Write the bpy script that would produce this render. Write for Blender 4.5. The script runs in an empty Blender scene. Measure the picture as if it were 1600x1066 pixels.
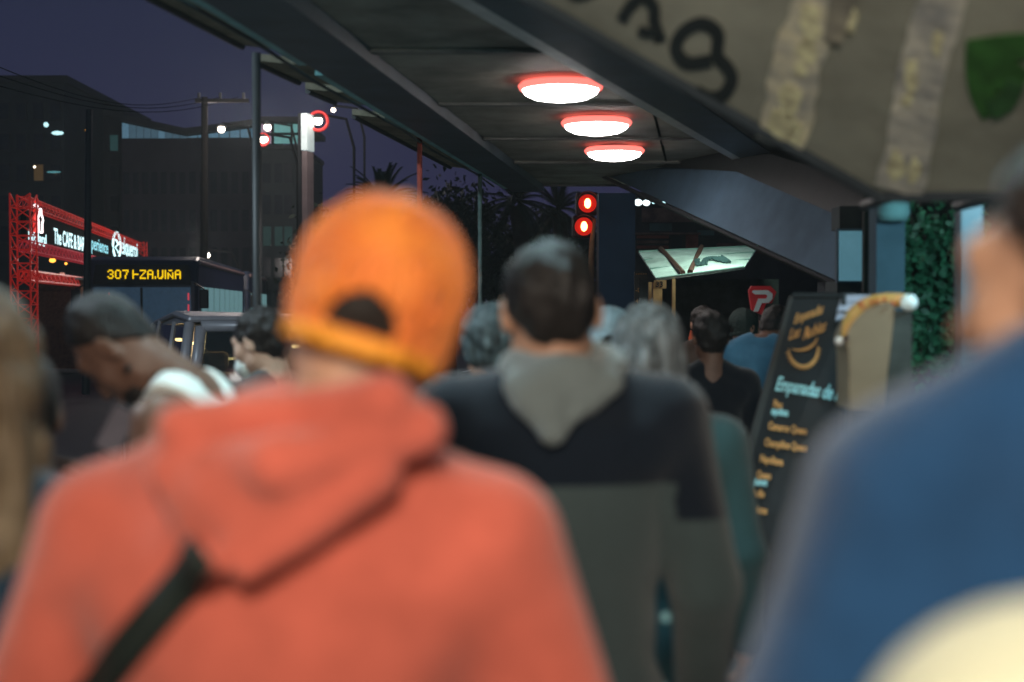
import bpy, math, random
import numpy as np
from mathutils import Vector, Matrix
random.seed(7); rng = np.random.default_rng(7)
S = bpy.context.scene
COL = S.collection
R = math.radians
# ------------------------------------------------------------------ camera
CAMZ = 1.60; PITCH = math.atan(53 / 2222.0)
cam = bpy.data.cameras.new('camera'); camo = bpy.data.objects.new('camera', cam); COL.objects.link(camo)
camo.location = (0, 0, CAMZ); camo.rotation_euler = (math.pi / 2 - PITCH, 0, 0)
cam.sensor_width = 36; cam.lens = 50; cam.clip_start = 0.05; cam.clip_end = 2000
cam.dof.use_dof = True; cam.dof.focus_distance = 15.0; cam.dof.aperture_fstop = 1.95
S.camera = camo
# ------------------------------------------------------------------ sky at late dusk
W = bpy.data.worlds.new('World'); S.world = W; W.use_nodes = True
nt = W.node_tree; nt.nodes.clear()
wo = nt.nodes.new('ShaderNodeOutputWorld'); bg = nt.nodes.new('ShaderNodeBackground')
tc = nt.nodes.new('ShaderNodeTexCoord'); sp = nt.nodes.new('ShaderNodeSeparateXYZ'); cr = nt.nodes.new('ShaderNodeValToRGB')
nt.links.new(tc.outputs['Generated'], sp.inputs[0]); nt.links.new(sp.outputs['Z'], cr.inputs[0])
cr.color_ramp.elements[0].position = 0.0; cr.color_ramp.elements[0].color = (0.029, 0.026, 0.068, 1)
cr.color_ramp.elements[1].position = 0.35; cr.color_ramp.elements[1].color = (0.010, 0.017, 0.040, 1)
nt.links.new(cr.outputs[0], bg.inputs[0]); bg.inputs[1].default_value = 1.0
nt.links.new(bg.outputs[0], wo.inputs[0])
S.view_settings.view_transform = 'Standard'; S.view_settings.look = 'None'
S.view_settings.exposure = 0; S.view_settings.gamma = 1; S.view_settings.use_curve_mapping = False
S.render.engine = 'CYCLES'; S.cycles.use_denoising = True
S.cycles.max_bounces = 5; S.cycles.diffuse_bounces = 3; S.cycles.glossy_bounces = 2; S.cycles.transmission_bounces = 4
S.cycles.sample_clamp_indirect = 4.0

# ------------------------------------------------------------------ helpers
FPX = 2222.2
def at(px, py, Y):
    """world point seen at photo pixel (px,py) at depth Y metres ahead"""
    a = (px - 800) / FPX; b = (533 - py) / FPX
    d = Vector((a, math.cos(PITCH) + b * math.sin(PITCH), -math.sin(PITCH) + b * math.cos(PITCH)))
    return Vector((0, 0, CAMZ)) + d * (Y / d.y)
def atz(px, py, z):
    a = (px - 800) / FPX; b = (533 - py) / FPX
    d = Vector((a, math.cos(PITCH) + b * math.sin(PITCH), -math.sin(PITCH) + b * math.cos(PITCH)))
    return Vector((0, 0, CAMZ)) + d * ((z - CAMZ) / d.z)
MATS = {}
def mat(name, col, rough=0.8, var=0.15, scale=8.0, bump=0.0, bscale=60.0, metal=0.0, emit=None, es=0.0, sheen=0.0, col2=None, spec=0.4):
    if name in MATS: return MATS[name]
    m = bpy.data.materials.new(name); m.use_nodes = True; t = m.node_tree; b = t.nodes['Principled BSDF']
    tcn = t.nodes.new('ShaderNodeTexCoord')
    b.inputs['Roughness'].default_value = rough; b.inputs['Metallic'].default_value = metal
    b.inputs['Specular IOR Level'].default_value = spec
    if sheen: b.inputs['Sheen Weight'].default_value = sheen
    if var > 0:
        n = t.nodes.new('ShaderNodeTexNoise'); n.inputs['Scale'].default_value = scale; n.inputs['Detail'].default_value = 5
        n.inputs['Roughness'].default_value = 0.62
        r = t.nodes.new('ShaderNodeValToRGB')
        c2 = col2 or tuple(min(1, c * (1 + var)) for c in col); c1 = tuple(c * (1 - var) for c in col)
        r.color_ramp.elements[0].position = 0.34; r.color_ramp.elements[0].color = (*c1, 1)
        r.color_ramp.elements[1].position = 0.68; r.color_ramp.elements[1].color = (*c2, 1)
        t.links.new(tcn.outputs['Object'], n.inputs[0]); t.links.new(n.outputs[0], r.inputs[0]); t.links.new(r.outputs[0], b.inputs['Base Color'])
    else: b.inputs['Base Color'].default_value = (*col, 1)
    if bump > 0:
        n2 = t.nodes.new('ShaderNodeTexNoise'); n2.inputs['Scale'].default_value = bscale; n2.inputs['Detail'].default_value = 4
        bp = t.nodes.new('ShaderNodeBump'); bp.inputs['Strength'].default_value = bump; bp.inputs['Distance'].default_value = 0.01
        t.links.new(tcn.outputs['Object'], n2.inputs[0]); t.links.new(n2.outputs[0], bp.inputs['Height']); t.links.new(bp.outputs[0], b.inputs['Normal'])
    if emit:
        b.inputs['Emission Color'].default_value = (*emit, 1); b.inputs['Emission Strength'].default_value = es
    MATS[name] = m; return m
def glass(name, tint=(0.02, 0.025, 0.03), alpha=0.35, rough=0.05):
    if name in MATS: return MATS[name]
    m = bpy.data.materials.new(name); m.use_nodes = True; t = m.node_tree; t.nodes.clear()
    o = t.nodes.new('ShaderNodeOutputMaterial'); mx = t.nodes.new('ShaderNodeMixShader'); tr = t.nodes.new('ShaderNodeBsdfTransparent')
    g = t.nodes.new('ShaderNodeBsdfPrincipled'); g.inputs['Base Color'].default_value = (*tint, 1); g.inputs['Roughness'].default_value = rough
    tr.inputs[0].default_value = (0.8, 0.85, 0.85, 1)
    mx.inputs[0].default_value = alpha
    t.links.new(tr.outputs[0], mx.inputs[1]); t.links.new(g.outputs[0], mx.inputs[2]); t.links.new(mx.outputs[0], o.inputs[0])
    MATS[name] = m; return m

def tag(o, label=None, cat=None, group=None, kind=None):
    if label: o['label'] = label
    if cat: o['category'] = cat
    if group: o['group'] = group
    if kind: o['kind'] = kind
    return o
def empty(name, loc=(0, 0, 0), rz=0, label=None, cat=None, group=None):
    o = bpy.data.objects.new(name, None); COL.objects.link(o); o.location = loc; o.rotation_euler = (0, 0, rz)
    return tag(o, label, cat, group)
def link(name, me, m=None, parent=None, smooth=False):
    o = bpy.data.objects.new(name, me); COL.objects.link(o)
    if m is not None and not me.materials: me.materials.append(m)
    if parent is not None: o.parent = parent
    if smooth:
        me.polygons.foreach_set('use_smooth', [True] * len(me.polygons))
    return o
def copy_tree(o, parent=None):
    c = o.copy(); COL.objects.link(c); c.parent = parent
    for ch in list(o.children): copy_tree(ch, c)
    return c
class MB:
    def __init__(s): s.v = []; s.f = []
    def add(s, vs, fs):
        n = len(s.v); s.v += [tuple(v) for v in vs]; s.f += [tuple(i + n for i in f) for f in fs]; return s
    def box(s, c, d, M=None):
        c = Vector(c); x, y, z = d[0] / 2, d[1] / 2, d[2] / 2
        vs = [Vector((a * x, b * y, e * z)) for a in (-1, 1) for b in (-1, 1) for e in (-1, 1)]
        if M is not None: vs = [M @ v for v in vs]
        vs = [v + c for v in vs]
        return s.add(vs, [(0, 1, 3, 2), (4, 6, 7, 5), (0, 4, 5, 1), (2, 3, 7, 6), (0, 2, 6, 4), (1, 5, 7, 3)])
    def prism(s, pts, off):
        """polygon extruded by a vector"""
        n = len(pts); off = Vector(off)
        vs = [Vector(p) for p in pts] + [Vector(p) + off for p in pts]
        return s.add(vs, [tuple(range(n))[::-1], tuple(range(n, 2 * n))] + [(i, (i + 1) % n, n + (i + 1) % n, n + i) for i in range(n)])
    def tube(s, p0, p1, r0, r1=None, n=10):
        p0 = Vector(p0); p1 = Vector(p1); r1 = r0 if r1 is None else r1
        d = (p1 - p0).normalized(); u = d.orthogonal().normalized(); w = d.cross(u)
        vs = []
        for p, r in ((p0, r0), (p1, r1)):
            vs += [p + (u * math.cos(2 * math.pi * i / n) + w * math.sin(2 * math.pi * i / n)) * r for i in range(n)]
        return s.add(vs, [(i, (i + 1) % n, n + (i + 1) % n, n + i) for i in range(n)] + [tuple(range(n))[::-1], tuple(range(n, 2 * n))])
    def path(s, pts, r, n=8):
        pts = [Vector(p) for p in pts]; vs = []; K = len(pts); up = Vector((0, 0, 1))
        for k, p in enumerate(pts):
            d = (pts[min(k + 1, K - 1)] - pts[max(k - 1, 0)]).normalized()
            u = d.cross(up); u = u.normalized() if u.length > 1e-3 else d.orthogonal().normalized(); w = d.cross(u)
            rr = r[k] if isinstance(r, (list, tuple)) else r
            vs += [p + (u * math.cos(2 * math.pi * i / n) + w * math.sin(2 * math.pi * i / n)) * rr for i in range(n)]
        fs = [(k * n + i, k * n + (i + 1) % n, (k + 1) * n + (i + 1) % n, (k + 1) * n + i) for k in range(K - 1) for i in range(n)]
        return s.add(vs, fs + [tuple(range(n))[::-1], tuple(range((K - 1) * n, K * n))])
    def lathe(s, prof, c=(0, 0, 0), n=32):
        c = Vector(c); vs = []; K = len(prof)
        for r, z in prof:
            vs += [c + Vector((r * math.cos(2 * math.pi * i / n), r * math.sin(2 * math.pi * i / n), z)) for i in range(n)]
        fs = [(k * n + i, k * n + (i + 1) % n, (k + 1) * n + (i + 1) % n, (k + 1) * n + i) for k in range(K - 1) for i in range(n)]
        return s.add(vs, fs + [tuple(range(n))[::-1], tuple(range((K - 1) * n, K * n))])
    def build(s, name, m, parent=None, smooth=False, bevel=0.0):
        me = bpy.data.meshes.new(name); me.from_pydata(s.v, [], s.f); me.update()
        o = link(name, me, m, parent, smooth)
        if bevel:
            b = o.modifiers.new('Bevel', 'BEVEL'); b.width = bevel; b.segments = 2; b.limit_method = 'ANGLE'; b.angle_limit = R(35)
        return o
def text_mesh(name, txt, size, m, parent, M, shear=0.0, ext=0.002, xs=1.0, align='LEFT', bold=0.0):
    cu = bpy.data.curves.new('t', 'FONT'); cu.body = txt; cu.size = size; cu.shear = shear; cu.extrude = ext; cu.align_x = align; cu.offset = bold
    cu.resolution_u = 3
    t = bpy.data.objects.new('t', cu); COL.objects.link(t)
    bpy.context.view_layer.update()
    me = bpy.data.meshes.new_from_object(t.evaluated_get(bpy.context.evaluated_depsgraph_get()))
    bpy.data.objects.remove(t); bpy.data.curves.remove(cu)
    me.name = name; me.transform(M @ Matrix.Diagonal((xs, 1, 1, 1))); me.materials.clear()
    return link(name, me, m, parent)
def frame_matrix(o, xdir, ydir):
    x = Vector(xdir).normalized(); y = Vector(ydir); y = (y - x * y.dot(x)).normalized(); z = x.cross(y)
    M = Matrix((x, y, z)).transposed().to_4x4(); M.translation = Vector(o); return M

# ------------------------------------------------------------------ signed-distance sculpting (numpy surface nets)
def sm(a, b, k=0.03):
    h = np.clip(0.5 + 0.5 * (b - a) / k, 0, 1); return b * (1 - h) + a * h - k * h * (1 - h)
def smax(a, b, k=0.01): return -sm(-a, -b, k)
def ell(c, r, rot=None):
    c = np.array(c, float); r = np.array(r, float)
    Rm = None if rot is None else np.array(rot.to_3x3() if hasattr(rot, 'to_3x3') else rot)
    def f(P):
        q = P - c
        if Rm is not None: q = q @ Rm
        k0 = np.linalg.norm(q / r, axis=-1); k1 = np.linalg.norm(q / (r * r), axis=-1) + 1e-9
        return k0 * (k0 - 1) / k1
    return f
def cone(a, b, ra, rb):
    a = np.array(a, float); b = np.array(b, float); ab = b - a; L = ab @ ab
    def f(P):
        t = np.clip(((P - a) @ ab) / L, 0, 1); return np.linalg.norm(P - a - t[..., None] * ab, axis=-1) - (ra + (rb - ra) * t)
    return f
def tor(c, R0, r, rot=None, sy=1.0):
    c = np.array(c, float); Rm = None if rot is None else np.array(rot)
    def f(P):
        q = P - c
        if Rm is not None: q = q @ Rm
        l = np.sqrt(q[..., 0] ** 2 + (q[..., 1] / sy) ** 2) - R0; return np.sqrt(l * l + q[..., 2] ** 2) - r
    return f
def un(fs, k=0.03):
    def f(P):
        d = fs[0](P)
        for g in fs[1:]: d = sm(d, g(P), k)
        return d
    return f
class Nz:
    def __init__(s, seed, freq, an=(1, 1, 1), n=14):
        g = np.random.default_rng(seed); s.k = g.normal(size=(n, 3)) * freq * np.array(an); s.p = g.uniform(0, 6.28, n); s.n = n
    def __call__(s, P): return np.sin(P @ s.k.T + s.p).sum(-1) / math.sqrt(s.n / 2)
def nets(f, lo, hi, h):
    lo = np.array(lo, float); hi = np.array(hi, float); n = np.ceil((hi - lo) / h).astype(int) + 1
    ax = [lo[i] + h * np.arange(n[i]) for i in range(3)]
    P = np.stack(np.meshgrid(*ax, indexing='ij'), -1).astype(np.float64)
    D = f(P); D[0] = D[-1] = 1; D[:, 0] = D[:, -1] = 1; D[:, :, 0] = D[:, :, -1] = 1
    s = D < 0; cs = np.zeros(tuple(n - 1), int)
    for i in (0, 1):
        for j in (0, 1):
            for k in (0, 1): cs += s[i:n[0] - 1 + i, j:n[1] - 1 + j, k:n[2] - 1 + k]
    act = (cs > 0) & (cs < 8); idx = -np.ones(act.shape, int); cells = np.argwhere(act); idx[act] = np.arange(len(cells))
    acc = np.zeros((len(cells), 3)); cnt = np.zeros(len(cells))
    cor = [(i, j, k) for i in (0, 1) for j in (0, 1) for k in (0, 1)]
    for a in cor:
        for axn in range(3):
            if a[axn]: continue
            b = list(a); b[axn] = 1; b = tuple(b)
            da = D[cells[:, 0] + a[0], cells[:, 1] + a[1], cells[:, 2] + a[2]]; db = D[cells[:, 0] + b[0], cells[:, 1] + b[1], cells[:, 2] + b[2]]
            x = (da < 0) != (db < 0); t = np.where(x, da / np.where(x, da - db, 1), 0)
            p = np.array(a, float) + np.zeros((len(cells), 3)); p[:, axn] += t
            acc += p * x[:, None]; cnt += x
    V = lo + h * (cells + acc / cnt[:, None]); F = []
    for axn in range(3):
        o = [i for i in range(3) if i != axn]
        sl0 = [slice(None)] * 3; sl1 = [slice(None)] * 3; sl0[axn] = slice(0, -1); sl1[axn] = slice(1, None)
        A = s[tuple(sl0)]; B = s[tuple(sl1)]; E = np.argwhere(A != B)
        E = E[(E[:, o[0]] > 0) & (E[:, o[1]] > 0)]
        def g(d0, d1):
            q = E.copy(); q[:, o[0]] -= d0; q[:, o[1]] -= d1; return idx[q[:, 0], q[:, 1], q[:, 2]]
        Q = np.stack([g(1, 1), g(0, 1), g(0, 0), g(1, 0)], 1)
        fl = A[E[:, 0], E[:, 1], E[:, 2]].copy()
        if axn == 1: fl = ~fl
        Q[~fl] = Q[~fl][:, ::-1]; F.append(Q)
    return V, np.concatenate(F)
def npmesh(name, parts):
    """parts: list of (V,F[,matrix]) joined into ONE mesh"""
    vs = []; fs = []; n = 0
    for p in parts:
        V, F = p[0], p[1]
        if len(p) > 2: M = np.array(p[2]); V = V @ M[:3, :3].T + M[:3, 3]
        vs.append(V); fs.append(F + n); n += len(V)
    V = np.concatenate(vs); F = np.concatenate(fs)
    me = bpy.data.meshes.new(name); me.vertices.add(len(V)); me.vertices.foreach_set('co', V.astype(np.float32).ravel())
    me.loops.add(F.size); me.loops.foreach_set('vertex_index', F.astype(np.int32).ravel())
    me.polygons.add(len(F)); me.polygons.foreach_set('loop_start', np.arange(0, F.size, 4, dtype=np.int32))
    me.polygons.foreach_set('use_smooth', np.ones(len(F), bool))
    me.update(calc_edges=True); me.validate(); return me

# ------------------------------------------------------------------ ground, road, pavement
th = R(7.6); DV = Vector((math.sin(th), math.cos(th), 0)); RV = Vector((math.cos(th), -math.sin(th), 0))
def cor(u, v, z=0): return RV * u + DV * v + Vector((0, 0, z))
g = MB(); g.add([(-100, -60, -0.15), (100, -60, -0.15), (100, 160, -0.15), (-100, 160, -0.15)], [(0, 1, 2, 3)])
tag(g.build('ground', mat('soil', (0.05, 0.05, 0.048))), kind='structure')
g = MB(); g.add([cor(-16, -30, -.12), cor(-2.05, -30, -.12), cor(-2.05, 150, -.12), cor(-16, 150, -.12)], [(0, 1, 2, 3)])
tag(g.build('road', mat('asphalt', (0.05, 0.05, 0.052), rough=0.6, bump=.4, bscale=120)), kind='structure')
for k in range(18):
    MB().box((0, 0, 0), (.12, 2.2, .004), M=Matrix.Rotation(-th, 3, 'Z')).build('lane_marking', mat('road_paint', (.6, .6, .58))).location = cor(-6.2, -4 + 6 * k, -.113)
    o = COL.objects[-1]; tag(o, kind='structure')
g = MB(); g.prism([cor(-1.9, -20, -.15), cor(9, -20, -.15), cor(9, 60, -.15), cor(-1.9, 60, -.15)], (0, 0, .146))
tag(g.build('pavement', mat('pavement_slab', (0.16, 0.15, 0.14), bump=.3)), kind='structure')
kerb = tag(MB().prism([cor(-2.05, -20, -.15), cor(-1.9, -20, -.15), cor(-1.9, 60, -.15), cor(-2.05, 60, -.15)], (0, 0, .15)).build('kerb', mat('kerb_stone', (.28, .28, .27))), kind='structure')

# ------------------------------------------------------------------ walkway canopy over the pavement
ZS = 2.75
m_sof = mat('soffit_panel', (0.225, 0.225, 0.185), rough=.7, var=.42, scale=2.4, bump=.15, bscale=9)
m_beam = mat('beam_navy', (0.05, 0.075, 0.095), rough=.5, var=.25, scale=3)
m_teal = mat('gutter_teal', (0.22, 0.52, 0.52), rough=.45, var=.25, scale=5)
m_dark = mat('dark_metal', (0.03, 0.034, 0.036), rough=.5)
canopy = empty('walkway_canopy', cor(0, 7, 0), 0, 'long flat canopy roof with teal gutter and grimy panels above the walkway', 'canopy')
CI = Matrix.Translation(-Vector(canopy.location))
def onc(p): return CI @ Vector(p)
# left edge line of the canopy passes (-1.12,5.4) and (-0.22,12.2)
def edge(y, off=0.0, z=ZS): return Vector((-1.12 + 0.132 * (y - 5.4) + off, y, z))
ys = [-3.2, -1.6, 0, 1.6, 3.2, 4.8, 6.4, 8.05, 9.7, 11.3, 13.4]
for i in range(len(ys) - 1):
    for a, b in ((.36, 1.55), (1.57, 2.9)):
        dz = .004 * ((i * 7) % 3)
        MB().prism([onc(edge(ys[i] + .012, a, ZS + dz)), onc(edge(ys[i] + .012, b, ZS + dz)), onc(edge(ys[i + 1] - .012, b, ZS + dz)), onc(edge(ys[i + 1] - .012, a, ZS + dz))], (0, 0, .03)).build('ceiling_panel', m_sof, canopy)
for i, y in enumerate(ys):
    MB().prism([onc(edge(y - .03, .36, ZS - .015)), onc(edge(y - .03, 2.9, ZS - .015)), onc(edge(y + .03, 2.9, ZS - .015)), onc(edge(y + .03, .36, ZS - .015))], (0, 0, .014)).build('cross_rib', mat('rib_grey', (.13, .13, .12), var=.3), canopy)
MB().prism([onc(edge(-3.4, .06, ZS - .06)), onc(edge(-3.4, .355, ZS - .06)), onc(edge(13.5, .355, ZS - .06)), onc(edge(13.5, .06, ZS - .06))], (0, 0, .3)).build('edge_beam', m_beam, canopy)
for a, b in ((-3.4, 6.62), (6.9, 13.5)):
    MB().prism([onc(edge(a, -.03, ZS - .03)), onc(edge(a, .055, ZS - .03)), onc(edge(b, .055, ZS - .03)), onc(edge(b, -.03, ZS - .03))], (0, 0, .12)).build('gutter', m_teal, canopy)
MB().path([onc(edge(5 + k, -.05, ZS - .04 + .012 * math.sin(k * 2.1))) for k in range(9)], .008, 6).build('conduit', m_dark, canopy)
MB().prism([onc(edge(-3.4, -.03, ZS + .26)), onc(edge(-3.4, 3.0, ZS + .26)), onc(edge(13.5, 3.0, ZS + .26)), onc(edge(13.5, -.03, ZS + .26))], (0, 0, .05)).build('roof_sheet', m_dark, canopy)
# right-hand beam under the soffit, its lit lower edge made as a pale strip
b0 = atz(770, 38, ZS - .07); b1 = atz(1062, 203, ZS - .07)
dr = (b1 - b0).normalized(); rr = Vector((dr.y, -dr.x, 0)); b1e = b0 + dr * 6.0; b0e = b0 - dr * 2.6
MB().prism([onc(b0e), onc(b0e + rr * .07), onc(b1e + rr * .07), onc(b1e)], (0, 0, .012)).build('lit_edge_strip', mat('lit_edge_pale', (.55, .56, .55), rough=.35), canopy)
MB().prism([onc(b0e + rr * .072), onc(b0e + rr * .33), onc(b1e + rr * .33), onc(b1e + rr * .072)], (0, 0, .068)).build('side_beam', m_beam, canopy)
# right part of the roof beyond that beam, darker boards
mdk = mat('soffit_dark', (0.07, 0.07, 0.066), var=.3, scale=2)
for k in range(6):
    p = b0e + rr * .34 + dr * (k * 1.6)
    MB().prism([onc(p + dr * .01), onc(p + rr * 2.6 + dr * .01), onc(p + rr * 2.6 + dr * 1.59), onc(p + dr * 1.59)], (0, 0, .03)).build('ceiling_panel', mdk, canopy)
# side roof flaps that stick out beyond the gutter
for (y0, y1, w) in ((5.35, 6.55, .30), (6.95, 7.6, .34), (7.85, 8.35, .34), (8.9, 12.2, .34)):
    pl = MB().prism([onc(edge(y0, -w, ZS + .05)), onc(edge(y0, -.035, ZS + .02)), onc(edge(y1, -.035, ZS + .02)), onc(edge(y1, -w * .9, ZS + .05))], (0, 0, .035))
    fl = pl.build('eaves_board', mat('eaves_board', (.22, .20, .14), var=.4, scale=6), canopy)
    MB().tube(onc(edge(y0 + .05, -w, ZS + .045)), onc(edge(y1, -w * .9, ZS + .045)), .018, n=6).build('edge_tube', m_dark, fl)
# posts
def post(px, Y, r, m, name='post'):
    p = at(px, 480, Y); return MB().tube(onc((p.x, p.y, 0)), onc((p.x, p.y, ZS + .05)), r, n=14).build(name, m, canopy, True)
post(402, 6.75, .021, m_dark)
post(656, 9.6, .018, mat('post_red_lit', (.32, .07, .05), rough=.5, var=.3, scale=10))  # red light on this post is put into its paint
post(750, 12.0, .018, mat('post_teal', (.1, .16, .15), rough=.5, var=.3, scale=10))
# red running light on the gutter
rl = at(675, 214, 9.4)
o = MB().lathe([(.001, -.025), (.024, -.02), (.032, 0), (.024, .02), (.001, .025)]).build('marker_light', mat('red_marker', (.5, .02, .06), emit=(1, .03, .14), es=.8)); o.location = rl
tag(o, 'small round pinkish red light on the teal gutter', 'light')
MB().box((0.02, 0, .045), (.012, .012, .07)).build('bracket', m_dark, o)

# ceiling lamps
m_lampw = mat('lamp_white', (1, 1, 1), var=0, emit=(1, .93, .9), es=26)
m_lampr = mat('lamp_halo_red', (.7, .12, .1), var=0, emit=(1, .16, .13), es=1.9)  # red halo around the lamp put into an emissive ring
def ceiling_lamp(x, y, label, d=.40):
    r = d / 2; e = empty('ceiling_lamp', (x, y, ZS - .04), 0, label, 'ceiling lamp', 'round lamps under the canopy')
    MB().lathe([(.001, -.062), (r * .4, -.060), (r * .7, -.050), (r * .9, -.030), (r, .0), (r, .02)], n=48).build('diffuser', m_lampw, e, True)
    MB().lathe([(r * 1.004, -.012), (r * 1.04, -.008), (r * 1.08, .010), (r * 1.004, .026)], n=48).build('halo_ring', m_lampr, e, True)
    MB().lathe([(r * .5, .007), (r * .5, .04)], n=24).build('mounting', m_dark, e, True)
    return e
for (px, py, Y, lab) in ((876, 127, 7.24, 'nearest and largest round lamp of the lit row under the canopy'), (932, 185, 8.66, 'middle round lamp of the lit row under the canopy'), (960, 230, 10.2, 'farthest and smallest round lamp of the lit row under the canopy')):
    p = at(px, py, Y); ceiling_lamp(p.x, p.y, lab)
def area(name, loc, size, power, col, target, parent=None, spread=180):
    L = bpy.data.lights.new(name, 'AREA'); L.shape = 'DISK'; L.size = size; L.energy = power; L.color = col; L.spread = R(spread)
    o = bpy.data.objects.new(name, L); COL.objects.link(o); o.location = loc
    o.rotation_euler = (Vector(target) - Vector(loc)).to_track_quat('-Z', 'Y').to_euler(); return o
# added area lights without fixtures: warm fill from behind, cool rim light above
area('rear_fill', (-.15, -1.0, 2.62), .36, 60, (1, .88, .72), (-.1, 2.2, 1.2))  # unseen warm fill added behind the camera for the crowd's backs
area('overhead_rim_near', (-.05, 2.85, 2.68), .3, 46, (.60, .92, 1), (-.05, 2.8, 0))
area('overhead_rim_mid', (-.9, 4.4, 2.68), .35, 9, (.7, .95, 1), (-1.1, 3.6, 0))
area('post_fill', (1.75, 3.9, 2.12), .3, 13, (.5, .88, 1), (1.5, 5.6, 1.1))  # added cool light, hidden behind the board, for the posts
area('board_fill', (.15, -1.2, 2.35), .3, 9, (1, .93, .8), (.6, 3.2, 2.35), spread=70)  # added light aimed at the board to brighten it
area('awning_fill', (2.0, 13.6, 2.66), .25, 15, (.72, 1, .86), (2.0, 14.2, 1.9))  # added light that brightens the awning

# ------------------------------------------------------------------ shared bits for the far left
m_red = mat('truss_red_glow', (.6, .03, .02), rough=.4, var=.2, scale=2, emit=(1, .03, .015), es=.14)  # red light on the truss put in as emission
m_blk = mat('sign_black', (.012, .014, .014), rough=.4)
m_wht = mat('sign_white', (.7, .9, .9), var=0, emit=(.62, .95, 1), es=1.5)
def truss(mb, a, b, w, n, r=.022):
    a = Vector(a); b = Vector(b); d = (b - a).normalized(); up = Vector((0, 0, 1)) if abs(d.z) < .8 else Vector((0, 1, 0))
    sd = d.cross(up).normalized(); u2 = sd.cross(d).normalized()
    c4 = [sd * (w / 2) * i + u2 * (w / 2) * j for i, j in ((1, 1), (1, -1), (-1, -1), (-1, 1))]
    for c in c4: mb.tube(a + c, b + c, r, n=5)
    L = (b - a).length
    for k in range(n):
        for i in range(4):
            p = a + d * (L * k / n) + c4[i]; q = a + d * (L * (k + 1) / n) + c4[(i + 1) % 4]; mb.tube(p, q, r * .7, n=4)
            mb.tube(p, a + d * (L * k / n) + c4[(i + 1) % 4], r * .6, n=4)
# --- gantry sign
SA = at(38, 480, 30.0); SB = at(219, 480, 52.0); SA.z = SB.z = 0
sd_ = (SB - SA).normalized()
def onsign(px, py):
    # point of the sign's vertical plane seen at that pixel
    a = (px - 800) / FPX; n = Vector((sd_.y, -sd_.x, 0)); o = Vector((0, 0, CAMZ))
    b = (533 - py) / FPX; d = Vector((a, math.cos(PITCH) + b * math.sin(PITCH), -math.sin(PITCH) + b * math.cos(PITCH)))
    return o + d * ((SA - o).dot(n) / d.dot(n))
gs = empty('gantry_sign', SA, 0, 'red lit truss gantry carrying a black bar sign with pale lettering', 'gantry sign')
GI = Matrix.Translation(-SA)
def og(p): return GI @ Vector(p)
zt = onsign(56, 322).z; zb = onsign(56, 388).z
m = MB(); truss(m, og((SA.x, SA.y, -.1)), og((SA.x, SA.y, zt + .15)), .42, 14, .022); m.build('tower', m_red, gs)
m = MB(); truss(m, og((SB.x, SB.y, -.1)), og((SB.x, SB.y, zt + .15)), .42, 14, .022); m.build('tower', m_red, gs)
m = MB(); truss(m, og((SA.x, SA.y, zt)), og((SB.x, SB.y, zt)), .2, 46, .011); m.build('top_truss', m_red, gs)
m = MB(); truss(m, og((SA.x, SA.y, zb)), og((SB.x, SB.y, zb)), .22, 46, .02); m.build('bottom_truss', mat('truss_pink_glow', (.5, .05, .08), emit=(1, .06, .09), es=.13), gs)  # pink light on the lower truss put in as emission
zz = onsign(50, 432).z; m = MB(); truss(m, og((SA.x, SA.y, zz)), og(SA + sd_ * 13 + Vector((0, 0, zz))), .2, 22, .03); m.build('low_truss', m_red, gs)
nrm = Vector((sd_.y, -sd_.x, 0))
if nrm.dot(SA - Vector((0, 0, 0))) > 0: nrm = -nrm
zp0 = zb + .14; zp1 = zt - .17
m = MB(); m.prism([og(SA + sd_ * .3 + Vector((0, 0, zp0))), og(SB - sd_ * .3 + Vector((0, 0, zp0))), og(SB - sd_ * .3 + Vector((0, 0, zp1))), og(SA + sd_ * .3 + Vector((0, 0, zp1)))], -nrm * .12)
pn = m.build('panel', mat('sign_matt_black', (.004, .005, .005), rough=1, spec=.05, var=0), gs)
def stext(txt, px0, px1, pyb, hh, mt, bold=.004):
    a = onsign(px0, pyb); b = onsign(px1, pyb); a.z = b.z = pyb_z(px0, pyb); L = (Vector((b.x, b.y, 0)) - Vector((a.x, a.y, 0))).length
    o = text_mesh('lettering', txt, 1.0, mt, gs, Matrix.Identity(4), bold=.012)
    o['kind'] = 'stuff'; xs = [v.co.x for v in o.data.vertices]; w = max(xs) - min(xs)
    o.data.transform(frame_matrix(og(a + nrm * .02), sd_, (0, 0, 1)) @ Matrix.Diagonal((L / w, hh, 1, 1)) @ Matrix.Translation((-min(xs), 0, 0)))
    return o
def pyb_z(px, py): return onsign(px, py).z
stext('Bdelard', 43, 71, 376, .34, m_wht); stext('The CAFE & BAR', 83, 131, 380, .52, m_wht)
stext('xperience', 137, 168, 388, .52, mat('sign_teal', (.2, .5, .55), var=0, emit=(.25, .7, .85), es=.75)); stext('elqueroi', 189, 214, 396, .80, m_wht)
m = MB(); c = onsign(56, 384); m.prism([og(onsign(44, 378) + nrm * .02), og(onsign(70, 386) + nrm * .02), og(onsign(70, 379) + nrm * .02), og(onsign(58, 381) + nrm * .02)], nrm * .01).build('ribbon_mark', m_wht, gs)
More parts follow.
